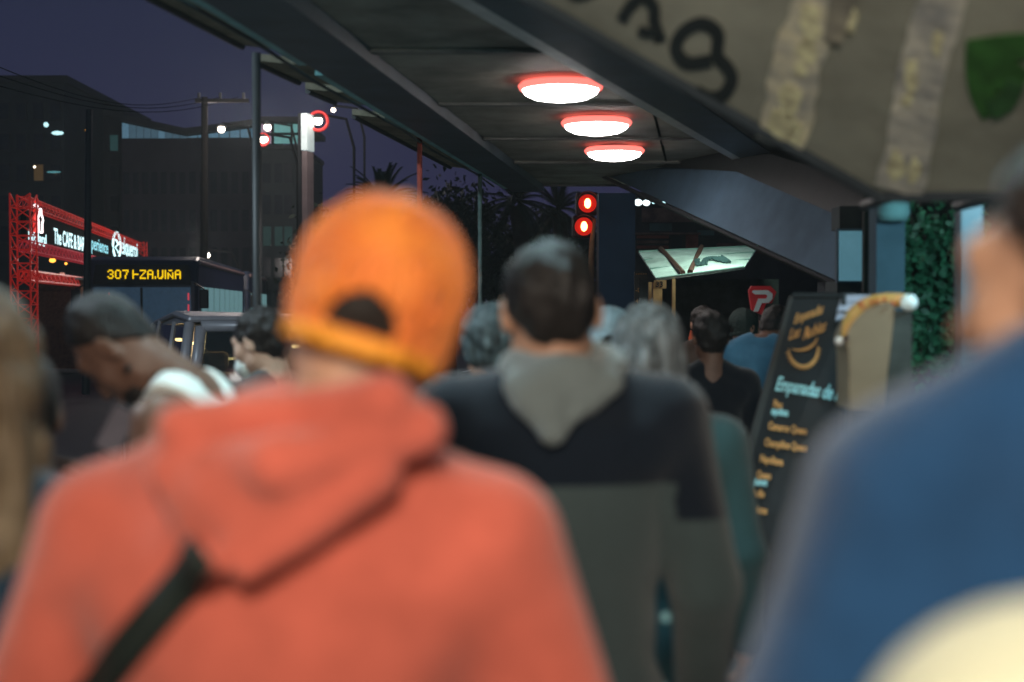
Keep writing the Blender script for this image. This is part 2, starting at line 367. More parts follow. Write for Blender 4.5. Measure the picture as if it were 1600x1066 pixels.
# diamond emblem
c = onsign(181, 384); up = Vector((0, 0, 1)); ds = sd_
ring = [c + ds * .95 * math.cos(t) + up * .42 * math.sin(t) for t in [i * math.pi / 6 for i in range(13)]]
MB().path([og(p + nrm * .03) for p in ring], .035, 5).path([og(c + nrm * .03 + up * z + ds * x) for x, z in ((-.4, .2), (.4, .07), (-.4, -.07), (.4, -.2))], .03, 5).build('emblem', m_wht, gs)
MB().prism([og(onsign(186, 379) + nrm * .02), og(onsign(190, 381) + nrm * .02), og(onsign(190, 394) + nrm * .02), og(onsign(186, 392) + nrm * .02)], nrm * .01).build('red_bar', m_red, gs)
# bottle emblem at the near end
c = onsign(56, 345); m = MB()
prof = [(.0, -.62), (.17, -.6), (.18, -.1), (.26, .05), (.2, .2), (.09, .34), (.07, .6), (0, .62)]
m.path([og(c + nrm * .1 + ds * (x * 1.2) + up * z * .42) for x, z in prof + [(-x, z) for x, z in prof[::-1]]], .022, 5).build('bottle_outline', mat('neon_white', (1, .9, .9), var=0, emit=(1, .85, .85), es=2.2), gs)
MB().prism([og(c + nrm * .02 + ds * (x * 1.3 - .25) + up * z * .44) for x, z in prof + [(-x, z) for x, z in prof[::-1][1:-1]]], nrm * .04).build('bottle_plate', mat('neon_red', (.8, .03, .03), var=0, emit=(1, .04, .03), es=.9), gs)
for dz, rr_, mt in ((.47, .06, 'neon_white'), (.60, .06, 'neon_red')):
    MB().lathe([(.001, -rr_), (rr_ * .8, -rr_ * .6), (rr_, 0), (rr_ * .8, rr_ * .6), (.001, rr_)], og(c + up * (dz - .15)), 10).build('bulb', MATS[mt], gs, True)
m_amb = mat('lamp_amber', (1, .5, .1), var=0, emit=(1, .38, .05), es=3)
m_cool = mat('lamp_cool', (.9, 1, 1), var=0, emit=(.55, .95, 1), es=1.3)
m_warmw = mat('lamp_warm_white', (1, 1, .9), var=0, emit=(1, .86, .66), es=4)
def small_light(px, py, Y, r, mt, label, name='light_bulb', sx=1.0, group=None, hood=True):
    p = at(px, py, Y); e = empty(name, p, 0, label, 'lamp', group)
    b = MB().lathe([(.001, -r), (r * .7, -r * .7), (r, 0), (r * .7, r * .7), (.001, r)], n=14).build('bulb', mt, e, True); b.scale = (sx, 1, 1)
    if hood: MB().lathe([(r * 1.1 * sx, r * .75), (r * .6, r * 1.4), (r * .3, r * 1.5)], n=12).build('hood', m_dark, e)
    return e
small_light(82, 407, 34, .055, m_amb, 'amber lamp under the red truss, the larger of the two', sx=1.5, group='amber lamps under the gantry')
small_light(103, 412, 36, .035, m_amb, 'small amber lamp under the red truss, the right one', group='amber lamps under the gantry')
small_light(97, 428, 36, .04, mat('lamp_dim_pink', (.8, .4, .35), var=0, emit=(1, .45, .35), es=.6), 'dim pinkish lamp below the lower red truss', sx=1.8)
# brown kiosk front beneath the gantry
p = at(88, 480, 37); e = empty('market_stall', (p.x, p.y, 0), R(-8), 'dark brown stall front beneath the red gantry', 'stall')
MB().box((0, .5, 1.15), (1.35, 1.0, 2.3)).build('body', mat('stall_brown', (.22, .09, .045), var=.3), e)
MB().box((0, -.02, 2.33), (1.6, 1.3, .06)).build('roof', m_dark, e)
MB().box((.0, -.012, 1.55), (1.1, .02, .9)).build('shutter', mat('stall_shutter', (.28, .12, .06), var=.3, scale=20), e)

# ------------------------------------------------------------------ far-left buildings
m_bd = mat('facade_dark', (.035, .036, .04), var=.25, scale=.4)
m_bp = mat('facade_purple_grey', (.075, .06, .075), var=.25, scale=.5)
m_gl_blue = mat('lit_glass_blue', (.1, .2, .3), var=.4, scale=1.5, emit=(.16, .33, .46), es=.42)
m_gl_teal = mat('lit_glass_teal', (.1, .3, .3), var=.4, scale=2, emit=(.2, .50, .48), es=.42)
m_gl_dark = mat('dark_glass', (.02, .026, .032), rough=.15, var=.3)
def wall_box(px0, px1, pyt, Y, depth, name, m, parent=None, z0=-.1):
    a = at(px0, pyt, Y); b = at(px1, pyt, Y)
    mb = MB().box(((a.x + b.x) / 2, Y + depth / 2, (a.z + z0) / 2), (b.x - a.x, depth, a.z - z0)); return mb.build(name, m, parent)
def building(px0, px1, pyt, Y, depth, m, label, cols, rows, lit=(), wtop=None, wbot=None):
    a = at(px0, pyt, Y); b = at(px1, pyt, Y); w = b.x - a.x; H = a.z
    e = empty('building', (a.x + w / 2, Y, 0), 0, label, 'building')
    MB().box((0, depth / 2, H / 2 - .05), (w, depth, H)).build('wall', m, e)
    MB().box((0, depth / 2, H + .1), (w + .4, depth + .4, .3)).build('roof', m_bd, e)
    zt_ = at(px0, wtop, Y).z if wtop else H - 1; zb_ = at(px0, wbot, Y).z if wbot else 3
    for i in range(cols):
        for j in range(rows):
            x = -w / 2 + w * (i + .5) / cols; z = zb_ + (zt_ - zb_) * (j + .5) / rows; ww = w / cols * .62; hh = (zt_ - zb_) / rows * .6
            f = MB().box((x, -.03, z), (ww, .06, hh)).build('window', m_bd if m is not m_bd else m_bp, e)
            MB().box((x, -.07, z), (ww * .86, .03, hh * .86)).build('pane', lit[(i, j)] if (i, j) in lit else m_gl_dark, f)
    return e
m_bt = mat('facade_teal_dark', (.032, .042, .045), var=.3, scale=.6)
building(-60, 100, 128, 62, 14, m_bt, 'dark stepped tower block at the left edge behind the gantry', 6, 5, lit={(4, 2): mat('dim_amber', (.1, .07, .03), emit=(.5, .3, .12), es=.10), (1, 3): mat('dim_teal', (.03, .08, .08), emit=(.1, .3, .3), es=.12)}, wtop=150, wbot=390)
building(98, 190, 181, 68, 12, m_bd, 'dark flat roofed block between the left tower and the glazed wing', 4, 4, lit={(2, 1): MATS['dim_amber'], (3, 3): MATS['dim_teal']}, wtop=200, wbot=390)
# small roof-side lamps on the left tower
for (px, py, r, sx, mt, lab) in ((72, 195, .11, 1, m_cool, 'small pale lamp high on the left tower'), (90, 208, .09, 3.0, m_cool, 'flat greenish strip lamp on the left tower'), (135, 203, .05, 1, m_amb, 'tiny amber lamp on the dark flat roofed block'),
                         (54, 261, .05, 1, m_warmw, 'tiny white lamp low on the left tower'), (84, 269, .04, 8, mat('lamp_teal_dim', (.2, .5, .5), var=0, emit=(.15, .5, .55), es=.5), 'thin teal strip lamp low on the left tower')):
    small_light(px, py, 60.5, r, mt, lab, sx=sx, hood=False)
# two-winged building with glazed top strip
def wing(px0, Y0, top0, px1, Y1, top1, pyb, label, m, panes, mt):
    a = at(px0, top0, Y0); b = at(px1, top1, Y1); zb0 = at(px0, pyb, Y0).z; zb1 = at(px1, pyb, Y1).z; zb_ = (zb0 + zb1) / 2
    e = empty('building', (a.x, a.y, 0), 0, label, 'building'); T = Vector((a.x, a.y, 0))
    A = Vector((0, 0, 0)); B = Vector((b.x, b.y, 0)) - T; d = (B - A); n = Vector((-d.y, d.x, 0)).normalized()
    if n.y < 0: n = -n
    MB().prism([A, B, B + n * 8, A + n * 8], (0, 0, zb_)).build('wall', m, e)
    MB().prism([A + Vector((0, 0, zb_)) + n * .3, B + Vector((0, 0, zb_)) + n * .3, B + Vector((0, 0, b.z)) + n * .3, A + Vector((0, 0, a.z)) + n * .3], n * 6).build('attic', m_bd, e)
    MB().prism([A + Vector((0, 0, a.z + .02)) - n * .4, B + Vector((0, 0, b.z + .02)) - n * .4, B + Vector((0, 0, b.z + .02)) + n * 7, A + Vector((0, 0, a.z + .02)) + n * 7], (0, 0, .28)).build('roof', m_bd, e)
    for i in range(panes):
        t0 = (i + .06) / panes; t1 = (i + .94) / panes
        p0 = A.lerp(B, t0); p1 = A.lerp(B, t1); z0 = a.z + (b.z - a.z) * t0; z1 = a.z + (b.z - a.z) * t1
        o = MB().prism([p0 + Vector((0, 0, zb_ + .03)), p1 + Vector((0, 0, zb_ + .03)), p1 + Vector((0, 0, z1 - .05)), p0 + Vector((0, 0, z0 - .05))], n * .08).build('window', mt if (i * 7) % 5 else m_gl_blue, e)
    for j in range(4):
        for i in range(7):
            t0 = (i + .2) / 7; t1 = (i + .8) / 7; p0 = A.lerp(B, t0) - n * .04; p1 = A.lerp(B, t1) - n * .04; z = 1.6 + j * (zb_ - 2.4) / 4
            MB().prism([p0 + Vector((0, 0, z)), p1 + Vector((0, 0, z)), p1 + Vector((0, 0, z + 1.0)), p0 + Vector((0, 0, z + 1.0))], n * .05).build('window', m_gl_dark, e)
    return e
m_gl_b2 = mat('lit_glass_dim', (.08, .13, .2), var=.4, scale=1.5, emit=(.11, .22, .30), es=.36)
wing(190, 66, 190, 292, 66, 212, 217, 'dark wing with a glass strip under its slanting roof, left of the utility pole', m_bp, 9, m_gl_b2)
wing(292, 66, 212, 408, 66, 197, 216, 'dark purple grey wing with a glass strip, right of the utility pole', m_bp, 7, m_gl_blue)
# glazed stair tower and white billboard edge
a = at(408, 194, 52); b = at(470, 194, 52); e = empty('building', ((a.x + b.x) / 2, 52, 0), 0, 'narrow glazed stair tower with a lit teal top storey beside the white billboard', 'building')
w = b.x - a.x; zb_ = at(0, 232, 52).z
MB().box((0, 3, zb_ / 2 - .05), (w, 6, zb_)).build('wall', m_bt, e); MB().box((0, 3, a.z + .16), (w + .2, 6.2, .2)).build('roof', m_bd, e)
MB().box((0, 3, zb_ + .05), (w + .1, 6.1, .16)).build('ledge', m_bd, e)
zc = (zb_ + a.z) / 2 + .08; hh = (a.z - zb_) / 2 - .1
for (x0, x1, mt) in ((409, 425, mat('lit_glass_mauve', (.3, .2, .26), var=.2, scale=2, emit=(.42, .30, .40), es=.5)), (430, 455, m_gl_teal), (459, 466, m_gl_teal)):
    xa = at(x0, 480, 52).x - e.location.x; xb = at(x1, 480, 52).x - e.location.x
    for s_ in (-1, 1): MB().box(((xa + xb) / 2, -.04, zc + s_ * (hh / 2 + .03)), (xb - xa, .08, hh - .04)).build('window', mt, e)
for j in range(5):
    for x0, x1 in ((412, 424), (430, 442), (445, 457)):
        xa = at(x0, 480, 52).x - e.location.x; xb = at(x1, 480, 52).x - e.location.x
        MB().box(((xa + xb) / 2, -.03, zb_ - .9 - j * 1.15), (xb - xa, .06, .7)).build('window',  m_gl_dark if (j + x0) % 3 else mat('dim_teal_glass', (.04, .09, .085), emit=(.05, .13, .12), es=.10), e)
p = at(475, 178, 38); e = empty('billboard', (p.x, 38, 0), R(0), 'tall narrow pale billboard panel edge rising beside the glazed tower', 'billboard')
z1 = p.z; MB().box((0, .2, z1 / 2), (.12, .7, z1), Matrix.Rotation(R(-14), 3, 'Z')).build('frame', m_dark, e)
bz = at(475, 235, 38).z
MB().box((.11, -.1, (z1 + bz) / 2 - .03), (.17, .5, z1 - bz), Matrix.Rotation(R(-14), 3, 'Z')).build('panel', mat('billboard_pale', (.5, .6, .6), var=.3, scale=1.2, emit=(.45, .55, .55), es=.55), e)
MB().box((.11, -.1, bz / 2 + 1), (.15, .45, bz - 2.1), Matrix.Rotation(R(-14), 3, 'Z')).build('panel', mat('billboard_grimy', (.12, .10, .10), var=.5, scale=.8, emit=(.3, .2, .2), es=.10), e)
# street lamps seen as bright discs
m_sl = mat('street_lamp_glow', (1, 1, 1), var=0, emit=(1, .84, .68), es=14)
m_redhalo = mat('street_lamp_red_halo', (.5, .03, .03), var=0, emit=(1, .05, .05), es=.22)  # red halo of the lamp put into a glowing ring
def street_lamp(px, py, Y, r, label, sx=1.0, red=0.0, arm=-1):
    p = at(px, py, Y); e = empty('street_lamp', (p.x, p.y, 0), 0, label, 'street lamp', 'lit street lamps down the road')
    MB().path([(arm * -.9, .5, 0), (arm * -.9, .5, p.z * .9), (arm * -.7, .4, p.z + .1), (0, .1, p.z + r + .08)], .04, 6).build('pole', mat('lamp_pole_black', (.006, .006, .007), rough=1, spec=.05, var=0), e)
    b = MB().lathe([(.001, -r), (r * .5, -r * .86), (r * .87, -r * .5), (r, 0), (r * .87, r * .5), (r * .5, r * .86), (.001, r)], (0, 0, 0), 20).build('globe', m_sl, e, True); b.location = (0, 0, p.z); b.scale = (sx, 1, 1)
    hd = MB().lathe([(r * 1.05, r * .6), (r * 1.3, r * .8), (r * .6, r * 1.5)], (0, 0, p.z), 16).build('hood', m_dark, e)
    if red:
        MB().path([(math.cos(t) * red, .06, p.z + math.sin(t) * red) for t in [i * math.pi / 12 for i in range(25)]], red * .17, 8).build('red_halo_ring', m_redhalo, e, True)
    L = bpy.data.lights.new('street_light', 'POINT'); L.energy = 190; L.color = (1, .86, .8); L.shadow_soft_size = .3; lo = bpy.data.objects.new('street_light', L); COL.objects.link(lo); lo.location = (p.x, p.y - 1.6, p.z + .2)
    return e
street_lamp(346, 202, 42, .105, 'round white street lamp just right of the utility pole')
street_lamp(418, 199, 46, .115, 'round white street lamp above the mauve window of the glazed tower')
street_lamp(410, 218, 40, .10, 'flattened orange white street lamp in front of the dark canopy post', sx=1.6, red=.17)
street_lamp(497, 189, 38, .115, 'street lamp with a red halo ring right of the pale billboard', red=.25)
street_lamp(521, 172, 44, .07, 'small street lamp half hidden beneath the canopy edge')
street_lamp(322, 399, 44, .10, 'square white lamp above the bus roof', sx=1.2)
e = empty('street_lamp', (-6.6, 5.0, 0), 0, 'added street lamp out of view, arching over the road left of the crowd', 'street lamp')
MB().path([(0, 0, 0), (0, 0, 4.6), (.3, 0, 5.3), (1.4, 0, 5.6)], .06, 8).build('pole', m_dark, e); MB().box((1.6, 0, 5.58), (.6, .24, .12)).build('added_lamp_head', m_dark, e, bevel=.03)  # pole and head of the added lamp
area('street_light', (-5.0, 5.0, 5.48), .4, 420, (.72, .9, 1), (-2.6, 6.5, 0))  # unseen lamp added to light the eaves, crowd and car
# utility pole with cross arms and wires
p = at(318, 480, 40); e = empty('utility_pole', (p.x, p.y, 0), 0, 'tall dark utility pole with cross arm standing before the glazed wing', 'utility pole')
zt_ = at(318, 152, 40).z
MB().tube((0, 0, 0), (.06, 0, zt_), .12, .09).build('pole', mat('pole_dark', (.016, .015, .014), rough=1, spec=.1), e); MB().box((.55, 0, zt_ - .1), (1.5, .1, .1)).build('cross_arm', MATS['pole_dark'], e)
for x in (-.1, .5, 1.15): MB().tube((x, 0, zt_ - .05), (x, 0, zt_ + .12), .04).build('insulator', m_dark, e)
p2 = at(-80, 60, 22)
for k, py in enumerate((78, 98, 120)):
    a = Vector((p.x + k * .5, p.y, zt_)); b = at(-90, py - 10, 20); pts = [a.lerp(b, t / 12) - Vector((0, 0, 1.0 * math.sin(math.pi * t / 12) * .5)) for t in range(13)]
    tag(MB().path(pts, .009, 5).build('power_cable', mat('cable_black', (.008, .008, .008), rough=1, spec=0, var=0)), ('topmost', 'middle', 'lowest')[k] + ' of the thin overhead cables crossing the dusk sky', 'cable', 'overhead cables')
p = at(133, 480, 26); tag(MB().tube((p.x, p.y, 0), (p.x + .1, p.y, 5.2), .075, .06).build('lamp_post', m_dark), 'dark slender post standing before the gantry lettering', 'post')

# ------------------------------------------------------------------ the bus
m_busb = mat('bus_body', (.035, .045, .075), rough=.35, var=.15, scale=1.2)
m_gi = mat('bus_glass_front', (.05, .09, .14), rough=.15, var=.5, scale=3.0, emit=(.05, .10, .16), es=.32)
m_gs = mat('bus_glass_side', (.06, .12, .13), rough=.2, var=.6, scale=3.5, emit=(.13, .26, .27), es=.75)
m_led = mat('led_amber', (1, .7, .05), var=0, emit=(1, .62, .0), es=1.15)
GL = {'3': ('01110', '10001', '00001', '00110', '00001', '10001', '01110'), '0': ('01110', '11011', '11011', '11011', '11011', '11011', '01110'), '7': ('11111', '00001', '00010', '00010', '00100', '00100', '00100'),
      'P': ('10000', '10000', '10000', '11111', '10000', '10000', '10000'), 'Z': ('11111', '00001', '00010', '00100', '01000', '10000', '11111'), 'A': ('01110', '10001', '10001', '11111', '10001', '10001', '10001'),
      '.': ('0', '0', '0', '0', '0', '1', '1'), 'V': ('10001', '10001', '10001', '10001', '10001', '10011', '01110'), 'I': ('1', '1', '1', '1', '1', '1', '1'), 'N': ('01110', '00000', '10001', '11001', '10101', '10011', '10001')}
GL['0'] = ('01110', '10001', '10001', '10001', '10001', '10001', '01110')
def make_bus(label):
    e = empty('bus', (0, 0, 0), 0, label, 'bus', 'buses queueing along the road')
    Wd, L, H = 2.42, 11.5, 2.78
    prof = [(0, .35), (-.02, 1.05), (.06, 2.3), (.22, H - .02), (.6, H + .08), (L - .4, H + .06), (L, H - .2), (L, .35)]
    MB().prism([(-Wd / 2, y, z) for y, z in prof], (Wd, 0, 0)).build('body', m_busb, e, bevel=.07)
    MB().prism([(-Wd / 2 + .12, -.035, 1.12), (Wd / 2 - .12, -.035, 1.12), (Wd / 2 - .16, .045, 2.16), (-Wd / 2 + .16, .045, 2.16)], (0, -.03, 0)).build('windscreen', m_gi, e)
    MB().box((0, -.07, 1.6), (.05, .03, 1.1)).build('windscreen_divider', m_blk, e)
    MB().prism([(-Wd / 2 + .14, .02, 2.22), (Wd / 2 - .14, .02, 2.22), (Wd / 2 - .2, .10, 2.66), (-Wd / 2 + .2, .10, 2.66)], (0, -.035, 0)).build('destination_display', m_blk, e)
    led = MB(); cx = -.74; sc = .0255
    for ch in '307 PZA.VINA':
        if ch == ' ': cx += sc * 2.2; continue
        gph = GL[ch]; w = len(gph[0])
        for r_, row in enumerate(gph):
            for c_, bit in enumerate(row):
                if bit == '1': led.box((cx + c_ * sc + sc / 2, -.008, 2.53 - r_ * sc * 1.12), (sc * 1.05, .012, sc * 1.12))
        cx += sc * (w + 1.3)
    led.build('lettering', m_led, e)['kind'] = 'stuff'
    for s_ in (-1, 1):
        hl = MB().lathe([(.001, -.02), (.11, -.02), (.12, .03), (.001, .03)], n=16).build('headlight', mat('headlight_off', (.3, .32, .33), rough=.1), e); hl.rotation_euler = (R(-90), 0, 0); hl.location = (s_ * .85, -.05, .75)
        mi = MB().box((s_ * 1.38, -.25, 1.9), (.2, .1, .42)).build('mirror', m_blk, e, bevel=.03); MB().tube((s_ * 1.15, -.02, 2.25), (s_ * 1.38, -.25, 2.12), .02).build('arm', m_blk, mi)
        for k in range(3): MB().box((s_ * 1.02 if s_ > 0 else -.7, -.085, 1.95 - k * .25), (.035, .02, .16)).build('marker_light', mat('bus_marker_red', (.5, .05, .07), var=0, emit=(1, .1, .14), es=.5), e)
        for yy in (2.0, 8.6):
            wh = MB().lathe([(.3, -.14), (.48, -.13), (.5, 0), (.48, .13), (.3, .14)], n=24).build('wheel', mat('tyre', (.02, .02, .02)), e); wh.rotation_euler = (0, R(90), 0); wh.location = (s_ * (Wd / 2 - .1), yy, .5)
            MB().lathe([(.05, -.16), (.29, -.13), (.29, .13), (.05, .16)], n=16).build('rim', mat('rim_grey', (.3, .3, .3), metal=.8), wh)
        for k in range(8):
            y0 = .75 + k * 1.28; MB().box((s_ * (Wd / 2 + .008), y0 + .5, 1.68), (.03, .98, 1.0)).build('side_window', m_gs, e)
        MB().tube((s_ * Wd / 2, .3, H - .06), (s_ * Wd / 2, L - .3, H - .08), .055).build('lit_roof_edge', mat('roof_edge_pink_lit', (.36, .23, .21), rough=.3), e)  # pinkish light along the roof edge put into a coloured tube
    MB().box((0, -.06, .55), (2.2, .12, .28)).build('bumper', m_blk, e, bevel=.04)
    MB().box((0, -.075, 1.0), (.7, .02, .16)).build('grille', m_blk, e)
    return e
bus = make_bus('dark blue city bus with amber 307 destination letters facing the camera')
pc = at(222, 480, 31.5); bus.location = (pc.x, pc.y, -.12); bus.rotation_euler = (0, 0, R(5.6))
b2 = copy_tree(bus); b2['label'] = 'second dark bus waiting behind the one lettered 307'; b2.location = (pc.x - math.sin(R(5.6)) * 13.2, pc.y + math.cos(R(5.6)) * 13.2, -.12)

# ------------------------------------------------------------------ grey estate car (rear-left corner towards us)
m_car = mat('car_paint_grey', (.20, .20, .22), rough=.4, var=.08, metal=.2)
m_cg = glass('car_glass', alpha=.45)
m_lin = mat('car_lining', (.30, .25, .16), var=.3, scale=6)
def make_car():
    e = empty('parked_car', (0, 0, 0), 0, 'grey estate car with warm light in its windows, waiting on the road', 'car')
    Wd = 1.66; h = Wd / 2; L = 4.3
    # lower body along +y forward
    low = [(0, .38), (.02, .98), (.05, 1.02), (2.9, 1.0), (3.25, .98), (4.1, .86), (4.28, .68), (4.3, .35), (3.8, .24), (.4, .24)]
    MB().prism([(-h, y, z) for y, z in low], (Wd, 0, 0)).build('body', m_car, e, bevel=.05)
    # roof + pillars as a cage
    def P(s_, y, z, inset): return Vector((s_ * (h - inset), y, z))
    rf = MB().prism([P(-1, .14, 1.60, .1), P(1, .14, 1.60, .1), P(1, 1.0, 1.64, .1), P(1, 2.45, 1.55, .12), P(-1, 2.45, 1.55, .12), P(-1, 1.0, 1.64, .1)], (0, 0, .05)).build('roof', m_car, e, bevel=.03)
    for s_ in (-1, 1):
        for (y0, y1, r_) in ((.05, .17, .05), (1.02, 1.02, .022), (2.0, 1.95, .022), (3.15, 2.42, .03)):
            MB().tube(P(s_, y0, 1.0, .03), P(s_, y1, 1.6 if y1 < 2 else 1.56, .12), r_, r_ * .8, 8).build('pillar', m_car, e, True)
        for (a_, b_, c_, d_) in ((.14, .97, .97, .22), (1.07, 1.95, 1.92, 1.07), (2.05, 3.05, 2.4, 2.0)):
            MB().prism([P(s_, a_, 1.03, .035), P(s_, b_, 1.03, .035), P(s_, c_, 1.57, .115), P(s_, d_, 1.57, .115)], (-s_ * .012, 0, 0)).build('side_window', m_cg, e)
        MB().box((s_ * (h + .012), 2.0, .995), (.02, 3.7, .03)).build('chrome_strip', mat('chrome', (.8, .7, .55), metal=.9, rough=.15, var=0), e)
        for yy in (.85, 3.45):
            wh = MB().lathe([(.2, -.1), (.31, -.09), (.325, 0), (.31, .09), (.2, .1)], n=24).build('wheel', MATS['tyre'], e); wh.rotation_euler = (0, R(90), 0); wh.location = (s_ * (h - .06), yy, .32)
            MB().lathe([(.03, -.11), (.2, -.09), (.2, .09), (.03, .11)], n=16).build('rim', MATS['rim_grey'], wh)
        tl = MB().box((s_ * (h - .07), .0, .86), (.13, .06, .2)).build('tail_light', mat('tail_red', (.25, .01, .01), rough=.2), e, bevel=.02)
        MB().box((s_ * (h + .07), 2.75, 1.06), (.16, .1, .12)).build('mirror', m_car, e, bevel=.03)
    tg = MB().prism([(-h + .08, .04, 1.02), (h - .08, .04, 1.02), (h - .2, .14, 1.6), (-h + .2, .14, 1.6)], (0, -.03, 0))
    # tailgate frame with window
    fr = MB()
    for a_, b_ in (((-h + .12, .02, 1.05), (h - .12, .02, 1.05)), ((-h + .2, .12, 1.57), (h - .2, .12, 1.57)), ((-h + .12, .02, 1.05), (-h + .2, .12, 1.57)), ((h - .12, .02, 1.05), (h - .2, .12, 1.57))): fr.tube(a_, b_, .045, n=8)
    tgf = fr.build('tailgate', m_car, e, True)
    MB().prism([(-h + .14, .0, 1.08), (h - .14, .0, 1.08), (h - .2, .10, 1.55), (-h + .2, .10, 1.55)], (0, .012, 0)).build('rear_window', m_cg, tgf)
    MB().box((0, -.02, .62), (.5, .03, .13)).build('number_plate', mat('plate_white', (.6, .6, .6)), e)
    MB().prism([(-h + .1, 3.2, 1.02), (h - .1, 3.2, 1.02), (h - .2, 2.46, 1.55), (-h + .2, 2.46, 1.55)], (0, .012, 0)).build('windscreen', m_cg, e)
    # inside: seats, lining and glowing strips standing in for window reflections
    for x in (-.36, .36):
        for y in (1.15, 2.2):
            st = MB().box((x, y, .9), (.46, .16, .55)).build('seat', mat('seat_fabric', (.10, .08, .055)), e, bevel=.05); MB().box((x, y, 1.27), (.22, .1, .16)).build('headrest', MATS['seat_fabric'], st, bevel=.04)
    MB().box((0, 1.3, 1.588), (1.25, 2.2, .01)).build('headlining', m_lin, e)
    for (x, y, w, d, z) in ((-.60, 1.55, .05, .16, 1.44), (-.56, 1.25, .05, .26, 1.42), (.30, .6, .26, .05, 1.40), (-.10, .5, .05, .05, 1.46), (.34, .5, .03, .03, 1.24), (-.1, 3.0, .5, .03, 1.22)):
        MB().box((x, y, z), (w, d, .025)).build('reflection_strip', mat('reflection_strip', (1, .8, .5), var=0, emit=(1, .66, .26), es=10), e, bevel=.01)
    L = bpy.data.lights.new('cabin_fill', 'POINT'); L.energy = 14; L.color = (1, .72, .36); L.shadow_soft_size = .06; lo = bpy.data.objects.new('cabin_fill', L); COL.objects.link(lo); lo.parent = e; lo.location = (0, 1.2, 1.45)  # added light that warms the car windows from inside
    return e
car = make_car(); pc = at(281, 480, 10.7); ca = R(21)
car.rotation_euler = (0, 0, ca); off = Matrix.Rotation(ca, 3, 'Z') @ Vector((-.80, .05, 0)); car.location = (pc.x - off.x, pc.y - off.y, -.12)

# ------------------------------------------------------------------ trees
m_trunk = mat('palm_bark', (.06, .05, .04), bump=.6, bscale=30)
m_frond = mat('palm_frond', (.035, .05, .03), var=.3, scale=3)
def palm(px, py, Y, Rr, label, n=46, seed=1):
    g = random.Random(seed); p = at(px, py, Y); e = empty('palm_tree', (p.x, p.y, 0), 0, label, 'palm tree', 'palms beyond the walkway')
    pts = [(.15 * math.sin(k * .5), 0, p.z * k / 8) for k in range(9)]
    MB().path(pts, [.24 - .008 * k for k in range(9)], 10).build('trunk', m_trunk, e, True)
    top = Vector(pts[-1])
    for i in range(n):
        mb = MB(); az = i * 2.39996 + g.uniform(-.2, .2); el = R(g.uniform(-35, 82)); L = Rr * g.uniform(.8, 1.05)
        d = Vector((math.cos(az) * math.cos(el), math.sin(az) * math.cos(el), math.sin(el))); pt = [top + Vector((0, 0, .1))]
        dd = d.copy()
        for k in range(8): pt.append(pt[-1] + dd * L / 8); dd = (dd + Vector((0, 0, -.13))).normalized()
        mb.path(pt, [.022 - .002 * k for k in range(9)], 4)
        for k in range(2, 9):
            for q in range(3):
                t = pt[k - 1].lerp(pt[k], q / 3); ax = (pt[k] - pt[k - 1]).normalized(); sd = ax.cross(Vector((0, 0, 1)));
                sd = sd.normalized() if sd.length > .05 else Vector((1, 0, 0))
                for s_ in (-1, 1):
                    tip = t + (sd * s_ * .8 + ax * .9 + Vector((0, 0, -.22))) * (.34 * (1.15 - k / 11)) * Rr / 1.6
                    w = ax * .028; mb.add([t - w, t + w, tip], [(0, 1, 2)])
        mb.build('frond', m_frond, e)
    return e
palm(606, 326, 30, 1.0, 'spiky palm crown rising behind the orange cap', n=60, seed=3)
palm(815, 322, 32, 1.3, 'palm with a ragged crown left of the red traffic light', n=40, seed=5)
palm(880, 335, 34, 1.2, 'palm crown nearest the red traffic light', n=36, seed=8)
m_leaf = mat('leaf_dark', (.028, .042, .026), var=.4, scale=2)
def tree(px, py, Y, rx, rz, label, seed, nl=5200, m=None, group='dark trees beyond the walkway'):
    g = np.random.default_rng(seed); p = at(px, py, Y); e = empty('tree', (p.x, p.y, 0), 0, label, 'tree', group)
    tb = MB(); tb.path([(0, 0, 0), (.1, 0, p.z * .4), (0, 0, p.z)], [.22, .16, .07], 8)
    for k in range(6):
        a = k * 1.05; tb.path([(0.05, 0, p.z * .5), (rx * .35 * math.cos(a), rx * .35 * math.sin(a), p.z * .8), (rx * .7 * math.cos(a), rx * .7 * math.sin(a), p.z + rz * .3 * math.sin(k * 2))], [.08, .05, .02], 6)
    tb.build('trunk', m_trunk, e, True)
    cl = g.normal(size=(34, 3)); cl /= np.linalg.norm(cl, axis=1)[:, None]; cl *= g.uniform(.3, .85, (34, 1)); c = cl[g.integers(0, 34, nl)] + g.normal(size=(nl, 3)) * .17
    c = c * np.array([rx, rx, rz]) + np.array([0, 0, p.z]); a = g.normal(size=(nl, 3)); a /= np.linalg.norm(a, axis=1)[:, None]; b = np.cross(a, g.normal(size=(nl, 3))); b /= np.linalg.norm(b, axis=1)[:, None]
    s = g.uniform(.05, .12, (nl, 1)); V = np.stack([c - a * s, c + b * s * .5, c + a * s, c - b * s * .5], 1).reshape(-1, 3); F = np.arange(nl * 4).reshape(-1, 4)
    me = npmesh('crown', [(V, F)]); link('crown', me, m or m_leaf, e); return e
tree(700, 380, 33, 1.5, 1.9, 'dark bushy tree behind the teal post', 11)
tree(655, 400, 36, 1.6, 1.5, 'low dark tree just right of the orange cap', 15)
tree(790, 420, 36, 1.8, 1.6, 'dark tree behind the head of the man in the grey hood', 12, 6500)
tree(880, 425, 38, 1.4, 1.7, 'dark tree below the red traffic light', 13)
tree(540, 430, 40, 2.2, 1.9, 'dark low tree hidden mostly by the orange cap', 14)

